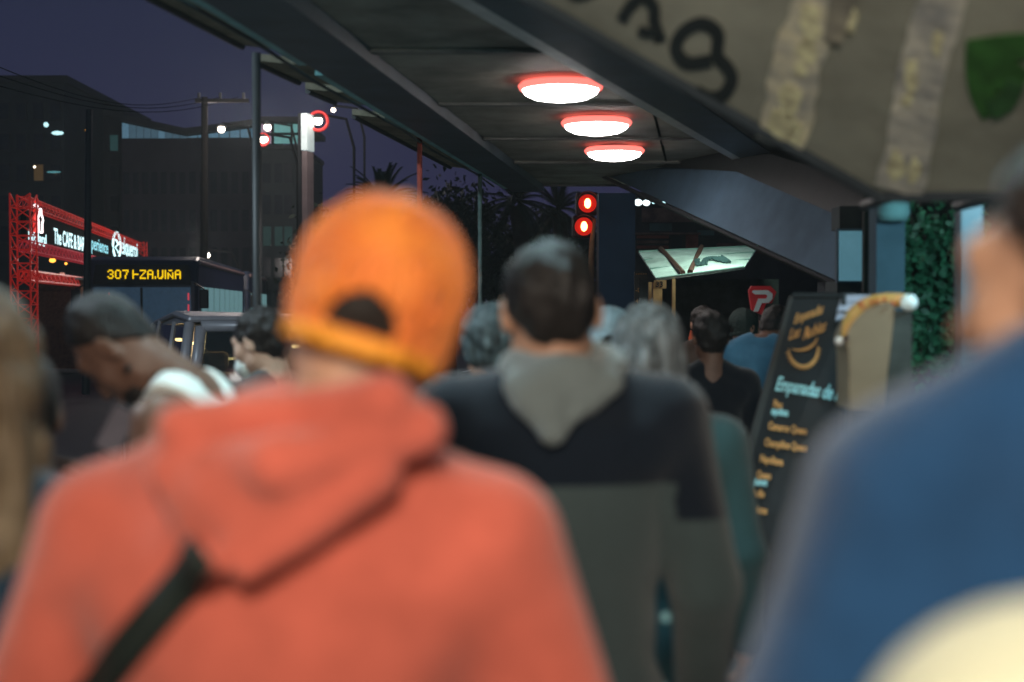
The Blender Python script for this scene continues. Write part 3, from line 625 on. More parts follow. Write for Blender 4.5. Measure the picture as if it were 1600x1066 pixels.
# ------------------------------------------------------------------ traffic light
p = at(918, 318, 22); e = empty('traffic_light', (p.x, p.y, 0), 0, 'traffic light with two glowing red lenses on an orange lit pole', 'traffic light')
mh = mat('signal_housing', (.06, .008, .007), rough=.5, var=0); m_core = mat('signal_core', (1, .8, .4), var=0, emit=(1, .45, .13), es=9); m_lens = mat('signal_red', (.7, .02, .01), var=0, emit=(1, .02, .008), es=.5)
def signal(lx, z, tilt, name):
    hs = MB().box((lx, .12, z), (.36, .2, .36)).build('housing', mh, e, bevel=.05)
    ln = MB().lathe([(.001, -.02), (.09, -.02), (.138, .0), (.14, .02), (.001, .02)], n=28).build('lens', m_lens, hs, True); ln.rotation_euler = (R(-90), 0, 0); ln.location = (lx, 0, z)
    co = MB().lathe([(.001, -.045), (.055, -.04), (.068, -.015), (.001, -.01)], n=20).build('lamp', m_core, hs, True); co.rotation_euler = (R(-90), 0, tilt); co.location = (lx, .0, z); co.scale = (.75, 1.15, 1)
    vz = MB(); n = 14
    for i in range(n):
        a0 = math.pi * i / n; a1 = math.pi * (i + 1) / n; r = .175
        vz.prism([(lx + r * math.cos(a0), .02, z + r * math.sin(a0)), (lx + r * math.cos(a1), .02, z + r * math.sin(a1)), (lx + r * math.cos(a1), -.14, z + r * math.sin(a1)), (lx + r * math.cos(a0), -.14, z + r * math.sin(a0))], (0, 0, .008))
    vz.build('visor', mh, hs)
signal(0, p.z, 0, 'a'); z2 = at(912, 354, 22).z; signal(-.055, z2, .2, 'b')
xo = at(926, 380, 22).x - p.x
MB().path([(xo - .02, .02, 0), (xo - .02, .02, 2.3), (xo - .01, .02, 2.62), (xo + .03, .02, at(0, 342, 22).z)], [.05, .05, .04, .03], 10).build('pole', mat('pole_orange_lit', (.55, .25, .10), rough=.5, var=.2), e, True)  # orange light on the pole put into its base colour

# ------------------------------------------------------------------ dark blue column, far building with brick tones
m_navy = mat('column_navy', (.018, .038, .075), var=.25, scale=1.5)
a = at(934, 300, 19); b = at(990, 300, 19)
e = tag(MB().box(((a.x + b.x) / 2, 19, 1.55), (b.x - a.x, .5, 3.1)).build('blue_column', m_navy), 'thick dark blue column beside the orange traffic light pole', 'column')
MB().box(((a.x + b.x) / 2, 18.98, .15), (b.x - a.x + .06, .6, .3)).build('plinth', m_navy, e)
# building behind the stall
a = at(985, 322, 30); b = at(1330, 322, 30); H = a.z + .3
e = empty('building', ((a.x + b.x) / 2, 30, 0), 0, 'brownish low building with reddish panels behind the lit awning', 'building')
w = b.x - a.x; MB().box((0, 3, H / 2), (w, 6, H)).build('wall', mat('facade_brown', (.055, .05, .048), var=.4, scale=.9), e)
x0 = -e.location.x
mrd = mat('facade_red', (.26, .07, .05), var=.35, scale=3); mtl = mat('facade_teal', (.09, .14, .13), var=.3, scale=2); mbr = mat('facade_tan', (.20, .11, .09), var=.4, scale=4)
def fp(pxa, pxb, pya, pyb, m, nm, d=.06, par=None):
    A = at(pxa, pya, 30 - d); B = at(pxb, pyb, 30 - d); return MB().box(((A.x + B.x) / 2 + x0, -d / 2, (A.z + B.z) / 2), (B.x - A.x, d, A.z - B.z)).build(nm, m, par or e)
fp(1003, 1100, 325, 347, mbr, 'panel', .05); fp(1015, 1050, 349, 361, mtl, 'window', .06); fp(1090, 1116, 360, 368, mtl, 'window', .06)
for k, y in enumerate((368, 376, 384, 391)): fp(995, 1045, y, y + 4.5, mbr if k % 2 else mrd, 'board', .07)
fp(1048, 1066, 368, 394, m_bd, 'window', .05); fp(1072, 1091, 366, 396, mrd, 'panel', .08); fp(992, 1095, 363.5, 366.5, mbr, 'ledge', .16)
fp(1120, 1200, 380, 396, mat('facade_deep_red', (.12, .045, .045), var=.4, scale=4), 'board', .07)
for k, (px, r, sx) in enumerate(((982, .03, 5), (997, .065, 1.3), (1004, .06, 1), (1010, .06, 1.2), (1021, .03, 1), (1028, .02, 1), (1037, .035, 1))):
    if k == 2: continue
    small_light(px, 316 + (px % 3) * .5, 27, r, mat('tube_white', (1, 1, 1), var=0, emit=(.8, .96, 1), es=2.4) if k in (1, 3) else m_cool,
                ['long thin', 'largest', '', 'second largest', 'small greenish', 'tiniest', 'rightmost round'][k] + ' white lamp in the row above the brown building', sx=sx, group='white lamps above the brown building', hood=False)
MB().box((w * -.1, -.3, at(0, 318, 29.5).z + .12), (w * .55, .3, .1)).build('canopy_edge', m_dark, e)

# ------------------------------------------------------------------ market stall with raised awning
YS = 14.0
p = at(1040, 480, YS); e = empty('food_stall', (p.x, p.y, 0), 0, 'food stall with a glowing pale awning and tan corner posts', 'stall'); EI = Matrix.Translation(-Vector(e.location))
A = at(998, 397, YS + .9); B = at(1184, 388, YS + 1.3); C = at(1163, 421, YS - .1); D = at(1026, 439, YS - .1)
m_awn = mat('awning_cloth_lit', (.62, .72, .66), rough=.8, var=.30, scale=3)
aw = MB().prism([EI @ A, EI @ B, EI @ C, EI @ D], (0, 0, .02)).build('awning', m_awn, e)
for t in (.0, .33, .66, 1.0): # seams
    q0 = A.lerp(D, t); q1 = B.lerp(C, t); MB().tube(EI @ q0 + Vector((0, 0, .024)), EI @ q1 + Vector((0, 0, .024)), .011, n=6).build('seam_tube', mat('awning_seam', (.2, .3, .27)), aw)
for t in (.24, .48):
    q0 = A.lerp(B, t - .06 + (.1 if t > .4 else 0)); q1 = D.lerp(C, t + (-.1 if t > .4 else .06)); MB().tube(EI @ q0 + Vector((0, 0, .045)), EI @ q1 + Vector((0, 0, .045)), .026, n=6).build('bracket', mat('bracket_brown', (.12, .05, .035)), aw)
# scrawled lettering on the awning
g = random.Random(4); dx = (C - D).normalized(); dz = (A - D).normalized()
for k in range(6):
    o = D.lerp(C, .50 + .06 * k) + dz * .34 + Vector((0, 0, .03)); pts = [EI @ (o + dx * (.05 * math.cos(t * 1.3 + k) + .03 * t) + dz * (.12 * math.sin(t * 2 + k * 1.7))) for t in [q * .45 for q in range(8)]]
    MB().path(pts, .014, 4).build('lettering', mat('awning_ink', (.05, .10, .10)), aw)
m_tan = mat('tan_board', (.50, .27, .12), var=.2, scale=8)
def stallpost(pxa, pxb, pt, Y, m=m_tan, nm='post', d=.06):
    a = at(pxa, pt, Y); b = at(pxb, pt, Y); return MB().box(((a.x + b.x) / 2 - p.x, Y - p.y, a.z / 2), (b.x - a.x, d, a.z)).build(nm, m, e)
stallpost(1013, 1018, 441, YS - .12); stallpost(1020, 1034, 441, YS - .02, d=.1); stallpost(1050, 1055, 436, YS - .1)
hb = stallpost(1022, 1041, 438, YS - .2, nm='sign_board'); a = at(1022, 438, YS - .2); b = at(1041, 451, YS - .2)
bpy.data.objects.remove(hb); hb = MB().box(((a.x + b.x) / 2 - p.x, YS - .2 - p.y, (a.z + b.z) / 2), (b.x - a.x, .03, a.z - b.z)).build('sign_board', m_tan, e)
text_mesh('lettering', '33', .075, m_blk, hb, frame_matrix((a.x + .012 - p.x, YS - .218 - p.y, b.z + .015), (1, 0, 0), (0, 0, 1)), bold=.002)
c0 = at(1060, 600, YS + 1.2); MB().box((c0.x + .35 - p.x, 1.4, .95), (1.5, .06, 1.9)).build('back_wall', mat('stall_back', (.05, .06, .055), var=.3), e)
a = at(1066, 530, YS + .2); MB().box((a.x + .3 - p.x, .3, .55), (1.0, .6, 1.1)).build('counter', mat('stall_counter', (.08, .07, .06), var=.3), e)
# little menu on the column side
a = at(991, 425, 15.5); b = at(1012, 478, 15.5)
mn = tag(MB().box(((a.x + b.x) / 2, 15.5, (a.z + b.z) / 2), (b.x - a.x, .03, a.z - b.z)).build('menu_board', m_blk), 'small black menu board with dim orange lines beside the tan stall posts', 'menu board')
m_or = mat('menu_orange', (.62, .30, .10), var=.1)
for k, (t, s_) in enumerate((('-----', .06), ('-D-4', .05), ('4x3', .05))):
    text_mesh('lettering', t, s_ * 1.3, m_or, mn, frame_matrix((a.x + .012, 15.48, a.z - .04 - k * .12 - (.06 if k else 0)), (1, 0, 0), (0, 0, 1)))
MB().box(((a.x + b.x) / 2, 15.54, b.z / 2), (.04, .04, b.z)).build('leg', m_dark, mn)
# small stool-like green bag and an orange flag
a = at(1079, 540, 11); o = tag(MB().prism([(0, 0, .12), (.025, 0, .10), (.035, 0, -.02), (.01, 0, -.13), (-.012, 0, -.10), (-.014, 0, .06)], (0, .012, 0)).build('pennant', mat('pennant_red', (.7, .14, .06))), 'narrow orange red pennant hanging behind the long grey hair', 'pennant'); o.location = a
a = at(1096, 563, 9.6); V_, F_ = nets(un([ell((0, 0, 0), (.055, .05, .06)), ell((.02, 0, .05), (.03, .03, .03))], .02), (-.1, -.1, -.1), (.1, .1, .12), .012)
V_ += 0.006 * np.sin(V_[:, [1, 2, 0]] * 90)
o = tag(link('green_bag', npmesh('green_bag', [(V_, F_)]), mat('green_plastic', (.10, .22, .14), rough=.4, var=.5, scale=30)), 'small crumpled green bag held up by the dark clothed passer-by', 'bag'); o.location = a

# ------------------------------------------------------------------ red sign with a white P
YP = 9.5
a = at(1170, 447, YP); b = at(1213, 492, YP); c = (a + b) / 2; w = b.x - a.x; h = a.z - b.z
e = tag(MB().prism([(-w / 2 + .02, 0, h / 2), (w / 2 - .04, 0, h / 2), (w / 2, 0, h / 2 - .04), (w / 2 - .03, 0, -h * .1), (w * .12, 0, -h * .12), (-w * .02, 0, -h / 2), (-w / 2 + .02, 0, -h / 2 + .03), (-w / 2, 0, h / 2 - .03)], (0, .04, 0)).build('logo_sign', mat('sign_red', (.55, .03, .04), rough=.5, var=.1)), 'red square sign with a thick pale letter P above the heads', 'sign'); e.location = c
mp = mat('sign_pale', (.55, .68, .68), var=.05)
pp = [(-.065, .068), (.035, .068), (.066, .045), (.066, .01), (.04, -.018), (-.005, -.018), (-.03, -.075), (-.062, -.075), (-.03, .012), (.022, .012), (.03, .022), (.03, .034), (.02, .040), (-.05, .040), (-.072, .055)]
MB().prism([(x, -.006, z) for x, z in pp], (0, .004, 0)).build('lettering', mp, e)
MB().tube((0, .06, 0), (0, .06, -2.5 + .9), .018).build('pole', m_dark, e)

# ------------------------------------------------------------------ stair ramp underside (blue) behind the board
def plane_at(px, py, P0, n):
    b = (533 - py) / FPX; d = Vector(((px - 800) / FPX, math.cos(PITCH) + b * math.sin(PITCH), -math.sin(PITCH) + b * math.cos(PITCH))); o = Vector((0, 0, CAMZ))
    return o + d * ((P0 - o).dot(n) / d.dot(n))
m_ramp = mat('ramp_blue_concrete', (.075, .13, .19), var=.3, scale=1.2, bump=.2, bscale=6)
e = empty('footbridge_ramp', (0, 0, 0), 0, 'bluish underside of a sloping footbridge ramp with a dark edge', 'footbridge')
q = [at(935, 268, 12.9), at(1312, 441, 8.6), at(1312, 330, 8.9)]; nq = (q[1] - q[0]).cross(q[2] - q[0]).normalized(); q.append(plane_at(1150, 262, q[0], nq))
MB().prism(q, (.05, .5, .12)).build('slab', m_ramp, e)
q2 = [q[0], q[3], q[2]]; q0_ = q[0] - nq * (.03 if nq.y > 0 else -.03); q2 = [plane_at(925, 255, q0_, nq), plane_at(1150, 268, q0_, nq), plane_at(1312, 338, q0_, nq), plane_at(1400, 345, q0_, nq), plane_at(1400, 300, q0_, nq), plane_at(1150, 225, q0_, nq)]
MB().prism(q2, (.05, .3, .1)).build('side_beam', m_dark, e)
MB().prism([at(935, 270, 12.7), at(1312, 443, 8.45), at(1312, 449, 8.45), at(935, 275, 12.7)], (.05, .3, 0)).build('edge_strip', m_dark, e)
a = at(1300, 440, 9.0); MB().box((a.x + .02, 9.05, a.z / 2), (.16, .2, a.z)).build('pillar', mat('pillar_dark', (.03, .04, .05)), e)
# kiosk wall with pale window, behind
YK = 7.6
a = at(1306, 318, YK); b = at(1640, 318, YK); e = empty('kiosk', ((a.x + b.x) / 2, YK, 0), 0, 'dark kiosk wall with a pale blue window left of the steel tube', 'kiosk')
kx = -e.location.x
def kb(pxa, pxb, pya, pyb, Y, d, m, nm, par=None):
    A = at(pxa, pya, Y); B = at(pxb, pyb, Y); return MB().box(((A.x + B.x) / 2 + kx, Y - YK + d / 2, (A.z + B.z) / 2), (B.x - A.x, d, A.z - B.z)).build(nm, m, par or e)
kb(1308, 1362, 440, 700, YK, .3, mat('kiosk_dark', (.035, .05, .055), var=.2), 'wall')
kb(1312, 1356, 322, 358, YK + .02, .2, MATS['kiosk_dark'], 'lintel')
kb(1400, 1800, 296, 1150, YK + .35, .1, MATS['kiosk_dark'], 'back_wall')
f = kb(1308, 1358, 357, 442, YK - .005, .04, mat('kiosk_frame', (.07, .11, .14)), 'window_frame')
kb(1312, 1356, 361, 439, YK - .02, .02, mat('window_pale_blue', (.16, .33, .40), rough=.3, var=.15, scale=5, emit=(.10, .26, .33), es=.55), 'pane', f)
a = at(1357, 325, 6.9); tag(MB().tube((a.x, a.y, 0), (a.x, a.y, a.z), .0125, n=12).build('steel_tube', mat('tube_blue_steel', (.3, .52, .62), rough=.35), None, True), 'thin pale blue steel tube between the pale window and the wide post', 'tube')
a = at(1364, 312, 5.6); b = at(1408, 312, 5.6)
e2 = tag(MB().box(((a.x + b.x) / 2, 5.6, a.z / 2), (b.x - a.x, .12, a.z)).build('awning_post', mat('post_blue_grey', (.09, .17, .22), var=.15, scale=4)), 'wide blue grey post under the graffitied board, left of the foliage', 'post', 'posts carrying the graffitied board')
MB().lathe([(.05, 0), (.062, .03), (.058, .07), (.04, .075)], ((a.x + b.x) / 2, 5.5, a.z - .09), 20).build('lamp_cap', mat('cap_pale', (.25, .5, .5)), e2, True)
a = at(1497, 320, 4.6); b = at(1530, 320, 4.6)
tag(MB().box(((a.x + b.x) / 2, 4.6, a.z / 2), (b.x - a.x, .07, a.z)).build('awning_post', mat('post_pale_blue', (.07, .13, .165), var=.12, scale=4, rough=.4)), 'pale blue post lit brightly, right of the foliage', 'post', 'posts carrying the graffitied board')
# ivy wall: many leaves, real geometry
g = np.random.default_rng(5); a = at(1400, 300, 6.4); b = at(1520, 520, 6.4); nl = 2600
e3 = empty('ivy_screen', ((a.x + b.x) / 2, 6.4, 0), 0, 'leafy green climbing plant between the two posts', 'plant')
wx = (b.x - a.x) / 2 + .05; zb = .1; ztp = a.z
c = np.stack([g.uniform(-wx, wx, nl), g.normal(0, .06, nl), g.uniform(zb, ztp, nl)], 1); c[:, 2] = np.where(g.random(nl) < .5, g.uniform(1.3, 2.0, nl), c[:, 2])
A_ = g.normal(size=(nl, 3)) * np.array([1, .5, 1]); A_ /= np.linalg.norm(A_, axis=1)[:, None]; B_ = np.cross(A_, g.normal(size=(nl, 3)) * np.array([.3, 1, .3])); B_ /= np.linalg.norm(B_, axis=1)[:, None]
s_ = g.uniform(.010, .024, (nl, 1)); V_ = np.stack([c - A_ * s_ * 1.3, c + B_ * s_ * .8, c + A_ * s_ * 1.5, c - B_ * s_ * .8], 1).reshape(-1, 3)
link('foliage', npmesh('foliage', [(V_, np.arange(nl * 4).reshape(-1, 4))]), mat('ivy_leaf', (.05, .22, .11), rough=.45, var=.7, scale=14), e3)['kind'] = 'stuff'
sb = MB()
for k in range(7): sb.path([(-wx + .05 + k * wx / 3.3 + .03 * math.sin(j * 1.7 + k), .02, zb + (ztp - zb) * j / 9) for j in range(10)], .006, 5)
sb.build('stem', m_trunk, e3)
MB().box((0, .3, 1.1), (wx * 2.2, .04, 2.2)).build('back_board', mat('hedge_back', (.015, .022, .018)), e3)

# ------------------------------------------------------------------ graffitied awning board, close above right
m_board = mat('board_tan', (.27, .27, .22), rough=.75, var=.34, scale=2.2, bump=.2, bscale=12)
E0 = at(1372, 300, 3.5); E1 = at(1760, 302, 3.2); E2 = at(1800, -110, 2.95); E3 = at(640, -110, 3.1)
n = (E1 - E0).cross(E3 - E0).normalized()
if n.y > 0: n = -n
def onboard(px, py, off=0.0):
    b = (533 - py) / FPX; d = Vector(((px - 800) / FPX, math.cos(PITCH) + b * math.sin(PITCH), -math.sin(PITCH) + b * math.cos(PITCH))); o = Vector((0, 0, CAMZ))
    return o + d * ((E0 - o).dot(n) / d.dot(n)) + n * off
bc = (E0 + E3) / 2
board = empty('awning_board', bc, 0, 'big grimy tan awning board with black scrawl and silver tape, close overhead', 'awning board'); BI = Matrix.Translation(-bc)
def ob(px, py, off=0.0): return BI @ onboard(px, py, off)
MB().prism([ob(640, -110), ob(1372, 300), ob(1760, 300), ob(1800, -110)], -n * .03).build('panel', m_board, board)
MB().path([ob(630, -118, .004), ob(1372, 304, .004), ob(1765, 304, .004)], .016, 8).build('edge_tube', mat('edge_dark', (.03, .04, .05)), board)
def ribbon(px_pts, w, off, m, nm, th_=.003, seed=0):
    """a strip of varying width lying on the board"""
    mb = MB(); g = random.Random(seed); L = []; Rr = []
    for i, (x, y) in enumerate(px_pts):
        x1, y1 = px_pts[min(i + 1, len(px_pts) - 1)]; x0, y0 = px_pts[max(i - 1, 0)]; tx, ty = x1 - x0, y1 - y0; l = math.hypot(tx, ty); nx, ny = -ty / l, tx / l
        ww = (w[i] if isinstance(w, list) else w) / 2
        L.append(ob(x + nx * ww, y + ny * ww, off)); Rr.append(ob(x - nx * ww, y - ny * ww, off))
    K = len(L); vs = L + Rr + [v + n * th_ for v in L] + [v + n * th_ for v in Rr]
    fs = []
    for i in range(K - 1):
        fs += [(i, i + 1, K + i + 1, K + i), (2 * K + i, 3 * K + i, 3 * K + i + 1, 2 * K + i + 1), (i, 2 * K + i, 2 * K + i + 1, i + 1), (K + i, K + i + 1, 3 * K + i + 1, 3 * K + i)]
    mb.add(vs, fs + [(0, K, 3 * K, 2 * K), (K - 1, 3 * K - 1, 4 * K - 1, 2 * K - 1)]); return mb.build(nm, m, board)
m_spray = mat('spray_black', (.016, .022, .024), var=.2)
import itertools
def curve(pts, n_=10):
    P = [Vector(p).to_3d() for p in pts]; out = []
    for i in range(len(P) - 1):
        p0 = P[max(i - 1, 0)]; p1 = P[i]; p2 = P[i + 1]; p3 = P[min(i + 2, len(P) - 1)]
        for k in range(n_):
            t = k / n_; q = .5 * ((2 * p1) + (p2 - p0) * t + (2 * p0 - 5 * p1 + 4 * p2 - p3) * t * t + (3 * p1 - 3 * p2 + p3 - p0) * t ** 3); out.append((q.x, q.y))
    return out + [(P[-1].x, P[-1].y)]
ribbon(curve([(1112, 92), (1075, 96), (1057, 74), (1068, 48), (1098, 34), (1122, 50), (1122, 84), (1138, 104), (1144, 124), (1130, 146), (1108, 150), (1088, 140)]), 20, .004, m_spray, 'graffiti_stroke')
ribbon(curve([(972, 30), (985, 8), (1005, -8), (1022, 8), (1024, 34), (1034, 62)]), 18, .004, m_spray, 'graffiti_stroke')
ribbon(curve([(1000, 40), (1012, 46), (1030, 44)]), 14, .008, m_spray, 'graffiti_stroke')
ribbon(curve([(880, -40), (900, -10), (935, -20)]), 16, .004, m_spray, 'graffiti_stroke')
m_green = mat('spray_green', (.035, .13, .025), var=.35, scale=12)
ribbon(curve([(1535, 62), (1532, 100), (1536, 140), (1552, 176)]), [50 - k * .5 for k in range(31)], .004, m_green, 'green_patch')
ribbon(curve([(1520, 76), (1560, 70), (1610, 66), (1690, 66)]), 40, .008, m_green, 'green_patch')
ribbon(curve([(1560, 84), (1572, 112), (1600, 130)]), 52, .006, m_green, 'green_patch')
ribbon(curve([(1548, 165), (1575, 150), (1590, 120)]), 30, .0115, mat('spray_green_dark', (.03, .10, .03), var=.4, scale=9), 'green_patch')
# tape strips: crumpled silver with cream blotches
def tape_mat(name, c1, c2):
    m = mat(name, c1, rough=.38, var=.3, scale=9, bump=.6, bscale=22, metal=.15, col2=c2); return m
m_tape = tape_mat('silver_tape', (.55, .55, .52), (.95, .86, .60))
g = random.Random(3)
t1 = [(1293 - 78 * t + 5 * math.sin(t * 9), -60 + 285 * t) for t in [k / 24 for k in range(25)]]
ribbon(t1, [78 + 5 * math.sin(k * 1.3) + g.uniform(-3, 3) for k in range(25)], .005, m_tape, 'tape_strip')
ribbon([(1330 - 28 * t, -60 + 120 * t) for t in [k / 8 for k in range(9)]], [52 - k * 3 for k in range(9)], .010, tape_mat('silver_tape_dull', (.25, .24, .21), (.5, .45, .34)), 'tape_strip')
t2 = [(1484 - 82 * t + 4 * math.sin(t * 8 + 1), -60 + 356 * t) for t in [k / 26 for k in range(27)]]
ribbon(t2, [74 + 4 * math.sin(k * 1.1) + g.uniform(-3, 3) for k in range(27)], .005, tape_mat('silver_tape_grey', (.48, .48, .47), (.85, .80, .66)), 'tape_strip')
m_cream = mat('tape_glue_cream', (.78, .70, .44), rough=.6, var=.4, scale=30)
def blotch(px, py, rx, ry, k_):
    g = random.Random(k_); n_ = 18; ph = [g.uniform(0, 6.28) for _ in range(3)]
    pts = [(px + rx * (1 + .22 * math.sin(2 * t + ph[0]) + .14 * math.sin(5 * t + ph[1])) * math.cos(t), py + ry * (1 + .2 * math.sin(3 * t + ph[2])) * math.sin(t)) for t in [2 * math.pi * i / n_ for i in range(n_)]]
    MB().prism([ob(x, y, .0095) for x, y in pts], n * .0015).build('glue_blotch', m_cream, board)
for k_, (x, y, rx, ry) in enumerate(((1268, 30, 18, 34), (1262, 74, 14, 20), (1252, 104, 10, 12), (1236, 150, 15, 26), (1224, 188, 20, 24), (1244, 205, 14, 16), (1425, 112, 12, 28), (1418, 152, 8, 10), (1402, 255, 12, 24), (1430, 262, 10, 20), (1466, 60, 9, 20), (1330, 25, 10, 22))): blotch(x, y, rx, ry, k_)
for px in (1480, 1690):
    q0 = onboard(px, 290, -.03); MB().tube(BI @ q0, BI @ Vector((q0.x + .12, q0.y + 1.3, q0.z + .02)), .018).build('support_arm', m_dark, board)

# ------------------------------------------------------------------ menu banner (roll-up) tilted
YB = 5.2
e = empty('menu_banner', at(1240, 640, YB), 0, 'tall black roll-up banner listing empanadas in orange and pale script', 'banner'); bo = Vector(e.location); HI = Matrix.Translation(-bo)
TL = at(1240, 462, YB); TRr = at(1335, 462, YB - .12); BL = at(1108, 980, YB - .05); BR = at(1292, 1010, YB - .2)
mbn = mat('banner_black', (.016, .02, .023), rough=.6, var=.2)
MB().prism([HI @ TL, HI @ TRr, HI @ BR, HI @ BL], (0, .012, 0)).build('sheet', mbn, e)
MB().tube(HI @ TL, HI @ TRr, .012).build('top_bar', m_dark, e)
MB().prism([HI @ (TL + Vector((-.012, .0, 0))), HI @ TL, HI @ BL, HI @ (BL + Vector((-.05, .0, 0)))], (0, .02, 0)).build('side_edge', mat('banner_edge', (.05, .05, .048)), e)
base = Vector(((BL.x + BR.x) / 2 - .05, YB - .1, .05)); MB().box(HI @ base, (.5, .16, .1)).build('base', m_dark, e); MB().tube(HI @ (base + Vector((0, .05, 0))), HI @ ((TL + TRr) / 2 + Vector((0, .05, 0))), .01).build('pole', m_dark, e)
nb = (TRr - TL).cross(BL - TL).normalized()
if nb.y > 0: nb = -nb
def onbn(px, py, off=.012):
    b = (533 - py) / FPX; d = Vector(((px - 800) / FPX, math.cos(PITCH) + b * math.sin(PITCH), -math.sin(PITCH) + b * math.cos(PITCH))); o = Vector((0, 0, CAMZ))
    return o + d * ((TL - o).dot(nb) / d.dot(nb)) + nb * off
def btext(txt, x0, y0, x1, y1, hpx, m, shear=.0, bold=.01):
    a = onbn(x0, y0); b = onbn(x1, y1); X = (b - a); u = onbn(x0 + .12 * hpx, y0 - hpx) - a
    o = text_mesh('lettering', txt, 1, m, e, Matrix.Identity(4), shear=shear, bold=bold)
    xs = [v.co.x for v in o.data.vertices]; W_ = max(xs) - min(xs)
    M = Matrix((X / W_, u, nb * .6)).transposed().to_4x4(); M.translation = HI @ a; o.data.transform(M @ Matrix.Translation((-min(xs), 0, 0))); return o
m_bo = mat('banner_orange', (.75, .38, .13), var=.1); m_bc = mat('banner_pale', (.45, .85, .88), var=.03)
btext('Empanadas', 1242, 507, 1288, 490, 22, m_bo, .35); btext('Las', 1234, 532, 1252, 526, 24, m_bo, .35); btext('Rubias', 1256, 532, 1292, 517, 26, m_bo, .35)
btext('Empanadas de Horno', 1213, 610, 1350, 633, 31, m_bc, .4, .022)
for t, x0, y0, x1, y1, c_ in (('Pino', 1210, 637, 1224, 639, m_bo), ('napolitana', 1207, 648, 1233, 651, m_bc), ('Camaron Queso', 1202, 671, 1262, 680, m_bo), ('Champiñon Queso', 1196, 697, 1262, 706, m_bo), ('Napolitana', 1189, 722, 1225, 728, m_bo), ('Queso', 1184, 747, 1206, 750, m_bo), ('jamon', 1180, 758, 1200, 760, m_bc), ('Pollo', 1178, 776, 1196, 778, m_bo), ('Mariscos', 1172, 800, 1200, 804, m_bo)):
    btext(t, x0, y0, x1, y1, 17, c_, .0, .03)
def smile(cx, cy, rx, ry, a0, a1, r0, spikes=False):
    K = 16; pts = [HI @ onbn(cx + rx * math.cos(R(a0 + (a1 - a0) * k / K)) , cy + ry * math.sin(R(a0 + (a1 - a0) * k / K))) for k in range(K + 1)]
    mb = MB().path(pts, [max(.0015, r0 * math.sin(math.pi * k / K) + .0015) for k in range(K + 1)], 6)
    if spikes:
        for k in range(1, K):
            a = R(a0 + (a1 - a0) * k / K); mb.tube(pts[k], HI @ onbn(cx + (rx + 5) * math.cos(a), cy + (ry + 5) * math.sin(a)), .0035, .002, 5)
    mb.build('smile_mark', m_bo, e)
smile(1257, 545, 23, 29, -8, 178, .0065, True); smile(1250, 522, 30, 26, 15, 112, .0045)
MB().path([HI @ onbn(1262 + 3 * math.sin(t), 512 + 6 * t) for t in (0, 1, 2, 3)], .003, 5).build('smile_mark', m_bo, e)

# ------------------------------------------------------------------ curved cut-out food sign and striped cloth
YF = 4.2
e = empty('food_sign', at(1360, 600, YF), 0, 'tan curved cut-out food sign with yellow red-flecked rim and white tip', 'sign'); fo = Vector(e.location); FI = Matrix.Translation(-fo)
def F(px, py, Y=YF): return FI @ at(px, py, Y)
face = curve([(1326, 640), (1326, 560), (1322, 530), (1332, 505), (1350, 484), (1376, 468), (1398, 468), (1396, 520), (1380, 640)], 5)
MB().prism([F(x, y) for x, y in face], (0, .16, 0)).build('front', mat('card_tan', (.26, .195, .125), rough=.7, var=.12, scale=5), e, bevel=.006)
rim = curve([(1316, 522), (1320, 500), (1334, 480), (1356, 466), (1384, 461), (1412, 463)], 8)
m_rim = mat('rim_yellow', (.70, .46, .09), rough=.5, var=.3, scale=26, col2=(.7, .30, .12))
MB().path([F(x + 4, y + 8, YF + .02) for x, y in rim], [.010 + .012 * min(1, k / 14) for k in range(len(rim))], 10).build('rim', m_rim, e, True)
for q, (x, y) in enumerate(((1345, 476), (1362, 472), (1382, 468), (1396, 474), (1370, 470))): MB().lathe([(.001, -.007), (.007, 0), (.001, .007)], F(x, y, YF - .012), 8).build('red_fleck', mat('fleck_red', (.6, .08, .03)), e)
for nm, (x, y), r_, c_ in (('white_tip', (1420, 473), .026, (.85, .95, .93)), ('white_tip', (1311, 533), .014, (.8, .72, .66))):
    V_, F_ = nets(ell((0, 0, 0), (r_, r_ * .9, r_)), (-.04,) * 3, (.04,) * 3, .006); o = link(nm, npmesh(nm, [(V_, F_)]), mat(nm + str(int(r_ * 1000)), c_, var=.05), e); o.location = F(x, y, YF)
MB().lathe([(.001, -.009), (.009, 0), (.001, .009)], F(1322, 528, YF - .01), 10).build('dark_spot', mat('spot_dark', (.05, .02, .03)), e)
MB().prism([F(1398, 485), F(1425, 485), F(1425, 640), F(1382, 640)], (0, .14, 0)).build('side_panel', mat('sign_side_dark', (.05, .06, .055), var=.4, scale=8), e)
MB().box(FI @ Vector((at(1355, 640, YF).x, YF + .08, at(0, 640, YF).z / 2)), (.07, .07, at(0, 640, YF).z)).build('stand', m_dark, e)
# striped awning cloth
YC = 4.9; e = tag(None, None) if False else empty('striped_cloth', at(1330, 480, YC), 0, 'small white and grey striped cloth hanging behind the tan food sign', 'cloth'); CO = Matrix.Translation(-Vector(e.location))
for k, (a_, b_, c_, d_) in enumerate((((1316, 461), (1362, 461), (1354, 470), (1312, 474)), ((1312, 475), (1354, 471), (1344, 486), (1308, 486)), ((1309, 488), (1342, 488), (1322, 497), (1306, 501)))):
    MB().prism([CO @ at(*a_, YC), CO @ at(*b_, YC), CO @ at(*c_, YC - .03 * k), CO @ at(*d_, YC - .03 * k)], (0, .01, 0)).build('stripe', mat('cloth_lilac', (.42, .42, .50)), e)
MB().prism([CO @ at(1318, 459, YC + .02), CO @ at(1366, 459, YC + .02), CO @ at(1345, 505, YC + .02), CO @ at(1303, 505, YC + .02)], (0, .008, 0)).build('backing', m_dark, e)
